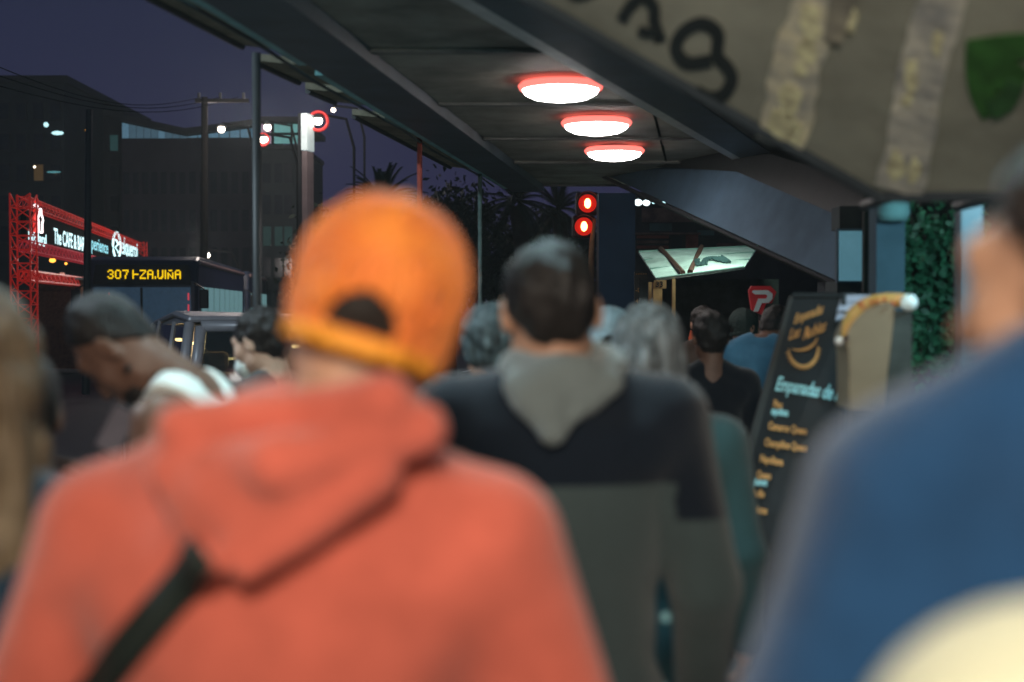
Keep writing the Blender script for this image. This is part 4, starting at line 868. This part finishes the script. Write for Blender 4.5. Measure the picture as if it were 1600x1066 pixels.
MB().tube(CO @ at(1318, 459, YC), CO @ Vector((at(1318, 459, YC).x, YC + .05, 0)), .01).build('pole', m_dark, e)

# ================================================================== PEOPLE
def skinmat(name, c): return mat(name, c, rough=.55, var=.10, scale=22, bump=.12, bscale=180, spec=.35)
sk_tan = skinmat('skin_tan', (.46, .25, .16)); sk_dark = skinmat('skin_brown', (.16, .082, .055)); sk_pale = skinmat('skin_pale', (.58, .38, .28))
def hairmat(name, c, v=.35):
    m = mat(name, c, rough=.45, var=v, scale=70, bump=.8, bscale=150, spec=.3); t = m.node_tree
    if not t.nodes.get('stretch'):
        mp = t.nodes.new('ShaderNodeMapping'); mp.name = 'stretch'; mp.inputs['Scale'].default_value = (1, 1, .12)
        tcn = next(n for n in t.nodes if n.type == 'TEX_COORD')
        for l in [l for l in t.links if l.from_node == tcn]:
            to = l.to_socket; t.links.remove(l); t.links.new(mp.outputs[0], to)
        t.links.new(tcn.outputs['Object'], mp.inputs[0])
    return m
h_blk = hairmat('hair_black', (.018, .015, .014)); h_brn = hairmat('hair_brown', (.16, .12, .075), .5); h_gry = hairmat('hair_grey', (.17, .19, .20), .75); h_drk = hairmat('hair_dark_brown', (.022, .016, .013))
def cloth(name, c, v=.10): return mat(name, c, rough=.95, var=v, scale=7, bump=.45, bscale=220, sheen=.25, spec=.15)
def head_sdf():
    a = un([ell((0, -.012, .032), (.074, .094, .088)), ell((0, .028, -.03), (.060, .066, .082)), cone((-.045, .0, -.062), (0, .066, -.096), .026, .021), cone((.045, .0, -.062), (0, .066, -.096), .026, .021),
            cone((-.032, .083, .030), (.032, .083, .030), .012, .012), cone((-.042, .062, -.02), (.042, .062, -.02), .02, .02)], .03)
    nose = un([cone((0, .088, .018), (0, .112, -.028), .008, .012), ell((-.012, .100, -.033), (.009, .011, .008)), ell((.012, .100, -.033), (.009, .011, .008))], .008)
    lips = un([ell((0, .094, -.056), (.024, .011, .006)), ell((0, .092, -.068), (.021, .011, .007))], .003)
    def f(P):
        d = a(P); X = P * np.array([1, 1, 1]); X[..., 0] = np.abs(P[..., 0])
        d = smax(d, -ell((.031, .104, .008), (.019, .020, .012))(X), .012)
        d = sm(d, ell((.031, .080, .008), (.0135, .0135, .0115))(X), .002)
        d = sm(d, nose(P), .012); d = sm(d, lips(P), .006)
        ear = np.maximum(ell((.081, -.008, -.002), (.013, .021, .033), Matrix.Rotation(R(-18), 3, 'X'))(X), -ell((.093, -.002, .002), (.008, .011, .018))(X))
        d = sm(d, ear, .008)
        return sm(d, cone((0, -.028, -.04), (0, -.036, -.16), .056, .058)(P), .03)
    return f
HEAD = nets(head_sdf(), (-.11, -.125, -.155), (.11, .14, .135), .0065)
def hand_sdf(P):
    d = ell((0, 0, -.045), (.040, .016, .050))(P)
    for x, L, r in ((-.030, .062, .0085), (-.010, .074, .009), (.011, .070, .009), (.030, .054, .0078)):
        a = np.array((x, .002, -.085)); b = a + np.array((x * .06, .012, -L * .5)); c = b + np.array((0, .026, -L * .42))
        d = sm(d, un([cone(a, b, r, r * .95), cone(b, c, r * .95, r * .8)], .003)(P), .006)
    d = sm(d, un([cone((.034, .004, -.03), (.056, .02, -.062), .013, .010), cone((.056, .02, -.062), (.056, .034, -.088), .010, .008)], .004)(P), .012)
    return sm(d, cone((0, 0, .03), (0, 0, -.02), .027, .026)(P), .012)
HAND = nets(hand_sdf, (-.055, -.04, -.19), (.08, .07, .04), .0048)
def mirror(VF): V = VF[0].copy(); V[:, 0] *= -1; return V, VF[1][:, ::-1]
def arm_pts(a):
    d = {'sh': (.185, -.005, 1.42), 'el': (.245, -.03, 1.13), 'wr': (.255, .07, .88)}
    d.update(a or {}); return d
def torso_parts(t=0.0, b=1.0, dp=0.0):
    return [ell((0, 0, 1.26), (.165 * b + t, .115 * b + t, .24 + t)), cone((-.125 * b, -.012, 1.375 - dp), (.125 * b, -.012, 1.375 - dp), .078 + t, .078 + t), ell((0, .0, 1.06), (.145 * b + t, .105 * b + t, .2 + t)),
            ell((0, -.012, .9), (.17 * b + t, .12 * b + t, .15 + t)), cone((.035, -.022, 1.485 - dp * .3), (.165 * b, -.006, 1.42 - dp), .042 + t * .7, .054 + t), cone((-.035, -.022, 1.485 - dp * .3), (-.165 * b, -.006, 1.42 - dp), .042 + t * .7, .054 + t)]
def person(label, x, y, H=1.72, rz=0.0, skin=None, hair=h_blk, hstyle='short', yaw=0, pitch=0, roll=0, headoff=(0, 0, 0), bulk=1.0, top=None, thick=.012, tkind='jacket',
           trousers=None, armL=None, armR=None, vox=.014, wr=.006, wseed=1, topmod=None, lean=0.0, drop=.02, group='people walking along the pavement', shadeless=None):
    s = H / 1.75; e = empty('person', (x, y, 0), rz, label, 'person', group); skin = skin or sk_tan
    shear = lambda V: np.stack([V[:, 0], V[:, 1] + math.tan(lean) * np.maximum(V[:, 2] - 1.0, 0), V[:, 2]], 1)
    def fin(VF, M=None):
        V, F = VF
        if M is not None: M = np.array(M); V = V @ M[:3, :3].T + M[:3, 3]
        return shear(V) * s, F
    A = {1: arm_pts(armR), -1: arm_pts(armL)}
    def armf(sg, t, t2, end=1.0):
        a = A[sg]; m_ = np.array([sg, 1, 1]); sh = np.array(a['sh']) * np.array([bulk, 1, 1]) * m_ - np.array([0, 0, drop]); el = (np.array(a['el']) + np.array([(bulk - 1) * .2, 0, 0])) * m_; w = (np.array(a['wr']) + np.array([(bulk - 1) * .2, 0, 0])) * m_; w2 = el + (w - el) * end
        return [cone(sh, el, .054 + t, .041 + t2), cone(el, w2, .041 + t2, .027 + t2)]
    MH = Matrix.Translation((headoff[0], -.018 + headoff[1], 1.515 + headoff[2])) @ Matrix.Rotation(R(yaw), 4, 'Z') @ Matrix.Rotation(R(pitch), 4, 'X') @ Matrix.Rotation(R(roll), 4, 'Y') @ Matrix.Translation((0, .026, .108))
    # one continuous body
    legs = []
    for sg in (-1, 1):
        k = .06 * sg; legs += [cone((.088 * sg, -.005, .9), (.1 * sg, .03 + k, .5), .082, .054), cone((.1 * sg, .03 + k, .5), (.1 * sg, -.02 + k * 1.6, .09), .052, .036)]
    neckb = np.array(MH @ Vector((0, -.03, -.09)))
    bd = un(torso_parts(-.006, bulk, drop) + armf(1, 0, 0) + armf(-1, 0, 0) + legs + [cone((0, -.03, 1.40), neckb, .062, .056)], .035)
    parts = [fin(nets(bd, (-.42, -.34 if lean == 0 else -.34, .02), (.42, .42, 1.66), .02)), fin(HEAD, MH)]
    for sg in (-1, 1):
        a = A[sg]; w = np.array(a['wr']) + np.array([(bulk - 1) * .2, 0, 0]); d = Vector(w) - Vector(a['el']); w[0] *= sg; d.x *= sg
        q = d.normalized().to_track_quat('-Z', 'Y').to_matrix().to_4x4(); Mw = Matrix.Translation(w) @ q @ Matrix.Rotation(R(90 * sg), 4, 'Z')
        parts.append(fin(HAND if sg < 0 else mirror(HAND), Mw))
    me = npmesh('body', parts); link('body', me, skin, e)
    # hair in head space
    nz = Nz(wseed + 3, 60, n=16); nz2 = Nz(wseed + 9, 130, (1, 1, .25), n=16)
    if hstyle != 'none':
        grow = {'short': .009, 'crop': .004, 'long': .016, 'curly': .026, 'med': .014}[hstyle]
        amp = {'short': .0018, 'crop': .0008, 'long': .0022, 'curly': .0035, 'med': .003}[hstyle]
        base = ell((0, -.016, .036), (.075 + grow, .094 + grow, .088 + grow)); low = {'short': -.062, 'crop': -.05, 'long': -.10, 'curly': -.085, 'med': -.085}[hstyle]
        nape = ell((0, -.045, -.02), (.056 + grow * .6, .048 + grow * .8, .075))
        def hf(P):
            d = sm(base(P), nape(P), .03); d = smax(d, -(P[..., 2] - low - .80 * (P[..., 1] + .09)), .01)
            X = P.copy(); X[..., 0] = np.abs(X[..., 0]); d = smax(d, -ell((.09, -.004, -.006), (.03, .026, .036))(X), .006) if hstyle in ('short', 'crop') else d
            if hstyle == 'long':
                ln = un([cone((-.05, -.06, -.02), (-.075, -.085, -.24), .042, .03), cone((.05, -.06, -.02), (.07, -.085, -.26), .042, .03), cone((0, -.075, -.02), (0, -.10, -.28), .05, .032), cone((-.06, .0, -.01), (-.08, -.02, -.16), .03, .022), cone((.06, .0, -.01), (.08, -.02, -.16), .03, .022)], .035)
                d = sm(d, ln(P), .03); return d + amp * nz2(P) * 1.4
            return d + amp * nz(P) + (.0012 * nz2(P))
        lo = (-.15, -.18, -.34) if hstyle == 'long' else (-.13, -.15, -.16)
        link('hair', npmesh('hair', [fin(nets(hf, lo, (.15, .14, .17), .0065), MH)]), hair, e)
    # upper garment
    wn = Nz(wseed, 9, (1, 1, .8)); wn2 = Nz(wseed + 1, 24, (1, 1, .5))
    tp = un(torso_parts(thick, bulk, drop) + (armf(1, thick, thick * .9, .96) + armf(-1, thick, thick * .9, .96) if tkind != 'tank' else []), .022)
    hood = topmod(A) if topmod else None
    def tf(P):
        d = tp(P)
        if hood: d = hood(P, d)
        if tkind == 'tank':
            X = np.abs(P[..., 0]); d = smax(d, .14 - np.sqrt((X - .245) ** 2 + (P[..., 2] - 1.38) ** 2), .008); d = smax(d, -(np.sqrt(P[..., 0] ** 2 * 1.3 + (P[..., 2] - 1.53) ** 2) - .085), .006)
        else: d = np.maximum(d, -(np.sqrt(P[..., 0] ** 2 + (P[..., 1] + .02) ** 2) - .06 + (P[..., 2] - 1.60) * -.15)) if tkind == 'jacket' else d
        d = d + wr * (wn(P) * .55 + wn2(P) * .35)
        return np.maximum(d, .80 - P[..., 2]) if tkind != 'tank' else np.maximum(d, .9 - P[..., 2])
    V, F = nets(tf, (-.46, -.36, .76), (.46, .42, 1.70), vox); tm = npmesh('top', [fin((V, F))])
    to = link({'jacket': 'jacket', 'tank': 'tank_top', 'hoodie': 'hoodie'}.get(tkind, 'jacket'), tm, top if not isinstance(top, tuple) else top[0], e)
    if isinstance(top, tuple):
        tm.materials.append(top[1]); zc = np.zeros(len(tm.polygons) * 3); tm.polygons.foreach_get('center', zc); zc = zc.reshape(-1, 3) / s
        ax = np.abs(zc[:, 0]); cut = np.where(ax > .19, top[3], top[2]); tm.polygons.foreach_set('material_index', (zc[:, 2] < cut).astype(np.int32))
    # trousers and shoes
    tr = un([ell((0, -.012, .9), (.172 * bulk + .006, .125 * bulk + .004, .12))] + [cone((.088 * sg, -.005, .88), (.1 * sg, .03 + .06 * sg, .5), .092, .066) for sg in (-1, 1)] + [cone((.1 * sg, .03 + .06 * sg, .5), (.1 * sg, -.02 + .096 * sg, .1), .064, .054) for sg in (-1, 1)], .02)
    link('trousers', npmesh('trousers', [fin(nets(lambda P: np.maximum(np.maximum(tr(P) + .004 * wn2(P), P[..., 2] - .97), .07 - P[..., 2]), (-.27, -.27, .03), (.27, .27, 1.0), .018))]), trousers or cloth('denim_dark', (.03, .04, .07)), e)
    for sg in (-1, 1):
        y0 = -.02 + .096 * sg
        sf = un([ell((0, .0, .06), (.045, .06, .055)), ell((0, .10, .04), (.048, .10, .038))], .03)
        V, F = nets(lambda P: np.maximum(sf(P), .002 - P[..., 2]), (-.07, -.09, -.01), (.07, .23, .13), .012); V = V + np.array([.1 * sg, y0, 0]); link('shoe', npmesh('shoe', [(V * s, F)]), mat('shoe_dark', (.03, .03, .03), rough=.5), e)
    e['_s'] = s; return e, MH, s, tf
def groove_mod(mod, gr, k=.02):
    def mk(A):
        m = mod(A); G = [cone(*q) for q in gr]
        def f(P, d):
            d = m(P, d)
            for q in G: d = smax(d, -q(P), k)
            return d
        return f
    return mk
def hood_mod(cz=1.495, Rr=.088, r=.036, drape=((0, -.145, 1.36), (.10, .045, .10)), tilt=12, extra=(), k=.006, sy=.9, cx=0):
    def mk(A):
        T = tor((cx, -.015, cz), Rr, r, Matrix.Rotation(R(tilt), 3, 'X'), sy); D = ell(*drape); ex = [cone(*q) for q in extra]
        def f(P, d):
            h = sm(T(P), D(P), .03)
            for q in ex: h = sm(h, q(P), .010)
            return sm(d, h, k)
        return f
    return mk
def px_x(px, Y): return (px - 800) / FPX * Y

# --- man in coral hoodie and orange cap
m_coral = cloth('hoodie_coral', (.60, .128, .084), .2)
ex1 = [((-.125, -.125, 1.435), (.0, -.170, 1.445), .022, .030), ((.0, -.170, 1.445), (.125, -.115, 1.475), .030, .024), ((.085, -.140, 1.435), (-.03, -.180, 1.345), .022, .015), ((.02, -.160, 1.42), (-.065, -.180, 1.345), .020, .014), ((-.125, -.13, 1.43), (-.075, -.168, 1.345), .018, .016), ((-.11, -.12, 1.475), (.09, -.13, 1.50), .028, .032)]
m1, MH1, s1, tf1 = person('man in a coral hoodie and orange cap seen from behind, black strap across his back', px_x(462, 1.5), 1.5, 1.735, R(-8), skin=sk_tan, hair=h_drk, hstyle='crop', yaw=12, roll=17, pitch=-4, headoff=(.052, .01, -.012),
    bulk=1.10, drop=.056, top=m_coral, thick=.028, tkind='hoodie', vox=.0085, wr=.008, wseed=4, topmod=groove_mod(hood_mod(1.492, .082, .036, ((.0, -.14, 1.425), (.085, .045, .060)), 10, [((a[0] + .034, a[1], a[2] + .018), (b[0] + .034, b[1], b[2] + .022), c, d) for a, b, c, d in ex1], cx=.03), [((.15, -.185, 1.33), (.215, -.150, 1.12), .016, .03), ((-.25, -.10, 1.30), (-.20, -.16, 1.20), .012, .026), ((.08, -.19, 1.28), (.13, -.19, 1.10), .006, .022), ((-.10, -.20, 1.12), (.06, -.20, 1.06), .008, .02)], .02),
    armL={'el': (.275, -.02, 1.13), 'wr': (.25, .12, .92)}, armR={'el': (.27, -.01, 1.13), 'wr': (.24, .14, .93)}, trousers=cloth('trousers_black', (.02, .02, .022)))
# cap in head space: dome with rear opening, strap, brim and button
m_cap = mat('cap_orange', (.82, .175, .024), rough=.62, var=.10, scale=14, bump=.3, bscale=260, sheen=.2, col2=(.86, .25, .03)); m_cap2 = mat('cap_strap', (.85, .33, .03), rough=.6, var=.1, scale=20, bump=.3, bscale=200)
def tall(P): Q = P.copy(); Q[..., 2] = np.where(P[..., 2] < .03, .03 + (P[..., 2] - .03) * .35, P[..., 2]); return Q
def capf(P):
    ang = np.arctan2(P[..., 0], P[..., 1]); o = ell((0, -.012, .030), (.090, .108, .100))(tall(P)); o = o - .0045 * np.exp(-(np.minimum(np.abs(((ang + 1e-6) / (np.pi / 3) + .5) % 1 - .5), 1) / .16) ** 2) * (P[..., 2] < .2) + .002
    wob = Nz(5, 16, n=10)(P) * .0035; d = np.maximum(o + wob, -(o + wob + .006)); d = smax(d, -(P[..., 2] + .051 - .12 * (P[..., 1] + .1)), .004)
    arch = np.sqrt(((P[..., 0] + .004) / 1.1) ** 2 + ((P[..., 2] + .020) * .95) ** 2) - .032
    arch = np.maximum(arch, P[..., 1]); arch = np.maximum(arch, -(P[..., 2] + .023)); return smax(d, -arch, .003)
VC = nets(capf, (-.12, -.15, -.08), (.12, .13, .16), .0055)
capo = link('cap', npmesh('cap', [(VC[0] @ np.array(MH1)[:3, :3].T + np.array(MH1)[:3, 3], VC[1])]), m_cap, m1); capo.scale = (s1,) * 3
VS = nets(lambda P: np.maximum(np.maximum(np.maximum(ell((0, -.012, .026), (.0945, .1125, .104))(tall(P)), -ell((0, -.012, .026), (.0885, .1065, .098))(tall(P))), np.abs(P[..., 2] + .039) - .012), P[..., 1] + .06), (-.12, -.15, -.08), (.12, .0, .0), .0055)
so = link('adjuster_strap', npmesh('adjuster_strap', [(VS[0] @ np.array(MH1)[:3, :3].T + np.array(MH1)[:3, 3], VS[1])]), m_cap2, capo)
VB = nets(lambda P: np.maximum(np.maximum(np.abs(P[..., 2] + .035 + 2.2 * P[..., 0] ** 2) - .004, ell((0, .10, -.03), (.088, .105, .1))(P)), -ell((0, -.012, .03), (.088, .104, .2))(P)), (-.12, .0, -.09), (.12, .22, .02), .0055)
link('brim', npmesh('brim', [(VB[0] @ np.array(MH1)[:3, :3].T + np.array(MH1)[:3, 3], VB[1])]), m_cap, capo)
bt = MB().lathe([(.001, -.004), (.008, 0), (.001, .005)], MH1 @ Vector((0, -.012, .131)), 12).build('button', m_cap, capo)
# strap lying on his back: follow the hoodie surface from shoulder to hip
def surf_path(tf, pts, s, w, th_=.006):
    L = []; Rr = []
    for i, (x, z) in enumerate(pts):
        a = pts[min(i + 1, len(pts) - 1)]; b = pts[max(i - 1, 0)]; d = Vector((a[0] - b[0], a[1] - b[1])).normalized(); nx, nz_ = -d.y, d.x
        for sg, Lst in ((1, L), (-1, Rr)):
            X = x + nx * w / 2 * sg; Z = z + nz_ * w / 2 * sg; ysamp = np.linspace(-.34, .1, 200); P = np.stack([np.full(200, X), ysamp, np.full(200, Z)], -1)
            v = tf(P); i0 = np.argmax(v < 0); Lst.append(Vector((X, ysamp[i0] - .004, Z)) * s)
    for Lst in (L, Rr):
        for _ in range(4):
            yy = [q.y for q in Lst]
            for i in range(1, len(Lst) - 1): Lst[i].y = min(yy[i], (yy[i - 1] + yy[i] * 2 + yy[i + 1]) / 4)
    K = len(L); off = Vector((0, -th_, 0)) * s; vs = L + Rr + [v + off for v in L] + [v + off for v in Rr]; fs = []
    for i in range(K - 1): fs += [(i, i + 1, K + i + 1, K + i), (2 * K + i, 3 * K + i, 3 * K + i + 1, 2 * K + i + 1), (i, 2 * K + i, 2 * K + i + 1, i + 1), (K + i, K + i + 1, 3 * K + i + 1, 3 * K + i)]
    return MB().add(vs, fs + [(0, K, 3 * K, 2 * K), (K - 1, 3 * K - 1, 4 * K - 1, 2 * K - 1)])
spts = [(-.035 - .175 * t, 1.385 - .19 * t) for t in [k / 16 for k in range(17)]]
surf_path(tf1, spts, s1, .040).build('strap', mat('strap_black', (.012, .018, .015), rough=.7), m1, True)

# --- man with grey hood and two-tone jacket
m_navy2 = cloth('jacket_navy', (.007, .012, .021)); m_olive = cloth('jacket_grey', (.055, .076, .078)); m_hood = cloth('hood_grey', (.17, .20, .20))
m2, MH2, s2, tf2 = person('dark haired man with a light grey hood over a navy and grey two-tone jacket', px_x(878, 2.5), 2.5, 1.715, R(2), skin=sk_tan, hair=h_blk, hstyle='short', yaw=3, headoff=(-.015, 0, 0), roll=-2, bulk=1.04, drop=-.012,
    top=(m_navy2, m_olive, 1.328, 1.262), thick=.024, vox=.011, wr=.004, wseed=12, trousers=cloth('trousers_dark_grey', (.03, .03, .032)))
hd = hood_mod(1.520, .076, .040, ((-.01, -.105, 1.485), (.085, .04, .06)), 12, [((-.085, -.10, 1.50), (-.03, -.150, 1.42), .024, .016), ((.075, -.10, 1.50), (-.02, -.150, 1.42), .024, .016), ((-.02, -.115, 1.49), (-.025, -.15, 1.42), .03, .02)])(None)
VH = nets(lambda P: hd(P, np.full(P.shape[:-1], 1.0)) + .003 * Nz(8, 20)(P), (-.16, -.22, 1.34), (.16, .16, 1.64), .008)
link('hood', npmesh('hood', [(VH[0] * s2, VH[1])]), m_hood, m2)
for z in (1.10, .975):
    V, F = nets(ell((0, 0, 0), (.009, .009, .009)), (-.02,) * 3, (.02,) * 3, .005); o = link('toggle', npmesh('toggle', [(V, F)]), mat('toggle_pale', (.30, .60, .64), var=.05), m2); o.location = (.17 * s2, -.125 * s2, z * s2)

# --- woman with long grey hair, teal jacket
person('woman with long grey hair and a teal jacket beside the man in the grey hood', px_x(1015, 3.3), 3.3, 1.60, R(-4), skin=sk_pale, hair=h_gry, hstyle='long', bulk=.96, top=cloth('jacket_teal', (.042, .105, .12)), thick=.02, wseed=21, wr=.005, yaw=10)
person('person with short curly grey hair glimpsed left of the man in the grey hood', px_x(768, 4.2), 4.2, 1.595, R(5), skin=sk_tan, hair=hairmat('hair_curly_grey', (.06, .08, .085), .8), hstyle='curly', top=cloth('jacket_dark_blue', (.03, .04, .055)), thick=.02, wseed=22)
pc_, MHc, sc_, _ = person('person in a pale blue cap peeking between the dark hair and the grey hair', px_x(952, 5.2), 5.2, 1.60, R(0), skin=sk_tan, hair=h_drk, hstyle='crop', top=cloth('jacket_slate', (.04, .05, .06)), wseed=23)
VC2 = (VC[0] @ np.array(MHc)[:3, :3].T + np.array(MHc)[:3, 3], VC[1]); o = link('cap', npmesh('cap', [VC2]), mat('cap_pale_blue', (.30, .40, .44), rough=.7), pc_); o.scale = (sc_,) * 3
# --- further walkers on the right
person('passer-by all in dark clothes walking in front of the food stall', px_x(1110, 6.3), 6.3, 1.575, R(6), skin=sk_dark, hair=h_blk, hstyle='med', bulk=.96, top=cloth('coat_black', (.014, .016, .022)), thick=.014, wseed=24, trousers=cloth('jeans_blue', (.05, .10, .16)))
pq, MHq, sq, _ = person('bearded person in a dark cap looking to the right near the red P sign', px_x(1160, 8.4), 8.4, 1.59, R(-10), skin=sk_tan, hair=h_blk, hstyle='crop', yaw=-58, top=cloth('coat_green_black', (.03, .045, .045)), wseed=25, thick=.02)
o = link('cap', npmesh('cap', [(VC[0] @ np.array(MHq)[:3, :3].T + np.array(MHq)[:3, 3], VC[1])]), mat('cap_dark_green', (.03, .05, .045), rough=.8), pq); o.scale = (sq,) * 3
person('person in a blue denim jacket standing under the red P sign', px_x(1190, 7.4), 7.4, 1.68, R(-14), skin=sk_dark, hair=h_blk, hstyle='short', yaw=-30, pitch=-34, headoff=(.03, .03, -.05), bulk=1.1, top=cloth('denim_blue', (.06, .20, .33), .2), thick=.02, wseed=26, trousers=cloth('jeans_navy', (.03, .05, .10)))
person('pedestrian hidden mostly behind the dark clothed passer-by', px_x(1098, 9.5), 9.5, 1.60, R(0), skin=sk_tan, hair=h_drk, hstyle='med', top=cloth('coat_brown', (.06, .04, .03)), wseed=27)

# --- left side of the crowd
pt, MHt, st_, _ = person('bearded man in a white tank top bending his head forward', px_x(378, 3.05), 3.05, 1.70, R(80), skin=sk_dark, hair=h_blk, hstyle='crop', pitch=-46, yaw=4, headoff=(0, .05, -.02), lean=R(16), bulk=1.08, top=mat('tank_white', (.80, .84, .80), rough=.9, var=.05, bump=.3, bscale=200), thick=.012, tkind='tank', wr=.002, wseed=31,
    armL={'el': (.26, .08, 1.14), 'wr': (.16, .30, 1.20)}, armR={'el': (.26, .08, 1.14), 'wr': (.14, .30, 1.22)}, trousers=cloth('trousers_grey', (.06, .06, .06)))
bf = un([ell((0, .045, -.085), (.052, .052, .045)), cone((-.058, .0, -.05), (0, .066, -.10), .02, .024), cone((.058, .0, -.05), (0, .066, -.10), .02, .024)], .02)
VB2 = nets(lambda P: np.maximum(bf(P) + .002 * Nz(3, 70)(P), P[..., 2] + .045 - .0 * P[..., 1]), (-.1, -.06, -.16), (.1, .14, .0), .0065)
M_ = np.array(MHt); Vb = VB2[0] @ M_[:3, :3].T + M_[:3, 3]; Vb[:, 1] += math.tan(R(16)) * np.maximum(Vb[:, 2] - 1, 0)
link('beard', npmesh('beard', [(Vb * st_, VB2[1])]), h_blk, pt)
ph = Vector((px_x(182, 2.95), 2.95, at(0, 672, 2.95).z)); o = MB().box((0, 0, 0), (.06, .009, .11), Matrix.Rotation(R(28), 3, 'Y')).build('phone', mat('phone_body', (.05, .045, .05), rough=.2), None, bevel=.004); o.location = ph
tag(o, 'small phone held low before the man in the white tank top', 'phone'); MB().box((0, -.007, .0), (.05, .003, .095), Matrix.Rotation(R(28), 3, 'Y')).build('screen', mat('phone_screen', (.12, .10, .11), rough=.15, emit=(.5, .5, .58), es=.04), o)
person('person in a dark purple jacket at the left, in front of the tank top man', px_x(22, 2.45), 2.45, 1.52, R(12), skin=sk_dark, hair=h_blk, hstyle='med', bulk=1.0, top=cloth('jacket_purple', (.055, .042, .065)), thick=.02, wseed=33)
person('long haired person in dark clothes cut by the left picture edge', px_x(-48, 1.75), 1.75, 1.62, R(6), skin=sk_tan, hair=h_brn, hstyle='long', bulk=1.0, top=(cloth('top_blue_black', (.02, .045, .075)), cloth('top_black', (.016, .02, .02)), 1.30, 1.30), thick=.018, wseed=34)
pm, MHm, sm_, _ = person('dark haired person with a white mask below the chin, left of the orange cap', px_x(418, 4.8), 4.8, 1.60, R(62), skin=sk_pale, hair=h_blk, hstyle='med', pitch=-14, yaw=4, top=cloth('coat_grey_dark', (.05, .055, .055)), thick=.02, wseed=35)
fm = ell((0, .058, -.070), (.058, .060, .052))
VM = nets(lambda P: np.maximum(np.maximum(fm(P), -ell((0, .055, -.068), (.053, .055, .047))(P)), .02 - P[..., 1]), (-.08, .0, -.14), (.08, .14, .0), .006); link('mask', npmesh('mask', [((VM[0] @ np.array(MHm)[:3, :3].T + np.array(MHm)[:3, 3]) * sm_, VM[1])]), mat('mask_white', (.7, .78, .75), var=.05), pm)

# --- tall person in blue, very close on the right
m_blue = cloth('sweater_blue', (.014, .054, .132), .25)
exb = [((-.09, -.12, 1.46), (.09, -.12, 1.46), .04, .04), ((-.145, -.04, 1.50), (-.20, -.02, 1.40), .05, .06)]
pb, MHb, sbl, tfb = person('tall person in a blue sweater with dark collar, cut by the right picture edge', px_x(1850, 1.06), 1.06, 1.83, R(10), skin=sk_tan, hair=h_drk, hstyle='short', yaw=32, headoff=(-.042, 0, -.085), drop=.030, bulk=1.12, top=m_blue, thick=.03, tkind='hoodie', vox=.009, wr=.009, wseed=41, topmod=hood_mod(1.462, .108, .040, ((0, -.14, 1.40), (.12, .05, .07)), 6, [((-.130, -.05, 1.485), (-.18, -.02, 1.42), .036, .055)], .03),
    armL={'el': (.29, -.03, 1.13), 'wr': (.27, .1, .9)}, trousers=cloth('trousers_night', (.02, .022, .03)))
VK = nets(tor((-.01, -.02, 1.500), .080, .032, Matrix.Rotation(R(8), 3, 'X')), (-.19, -.21, 1.42), (.19, .18, 1.62), .008); link('collar', npmesh('collar', [(VK[0] * sbl, VK[1])]), cloth('collar_night', (.012, .018, .03)), pb)
# --- person in cream, nearest, lower right corner
person('nearest person in a cream jacket, only a shoulder showing in the lower right corner', px_x(2500, .66), .66, 1.735, R(-6), skin=sk_tan, hair=h_drk, hstyle='med', drop=.04, bulk=1.38, top=cloth('jacket_cream', (.70, .69, .50), .06), thick=.035, tkind='hoodie', vox=.011, wr=.002, wseed=43)

# ------------------------------------------------------------------ added veil that lifts the blacks
o = MB().box((0, 50, 14.2), (202, 222, 31)).build('added_haze', None); tag(o, kind='stuff'); m = bpy.data.materials.new('added_haze'); m.use_nodes = True; t = m.node_tree; t.nodes.clear()
v = t.nodes.new('ShaderNodeVolumePrincipled'); mo = t.nodes.new('ShaderNodeOutputMaterial'); v.inputs['Density'].default_value = .0015; v.inputs['Color'].default_value = (.78, .92, .92, 1); v.inputs['Anisotropy'].default_value = .3
t.links.new(v.outputs[0], mo.inputs[1]); o.data.materials.append(m); S.cycles.volume_bounces = 0
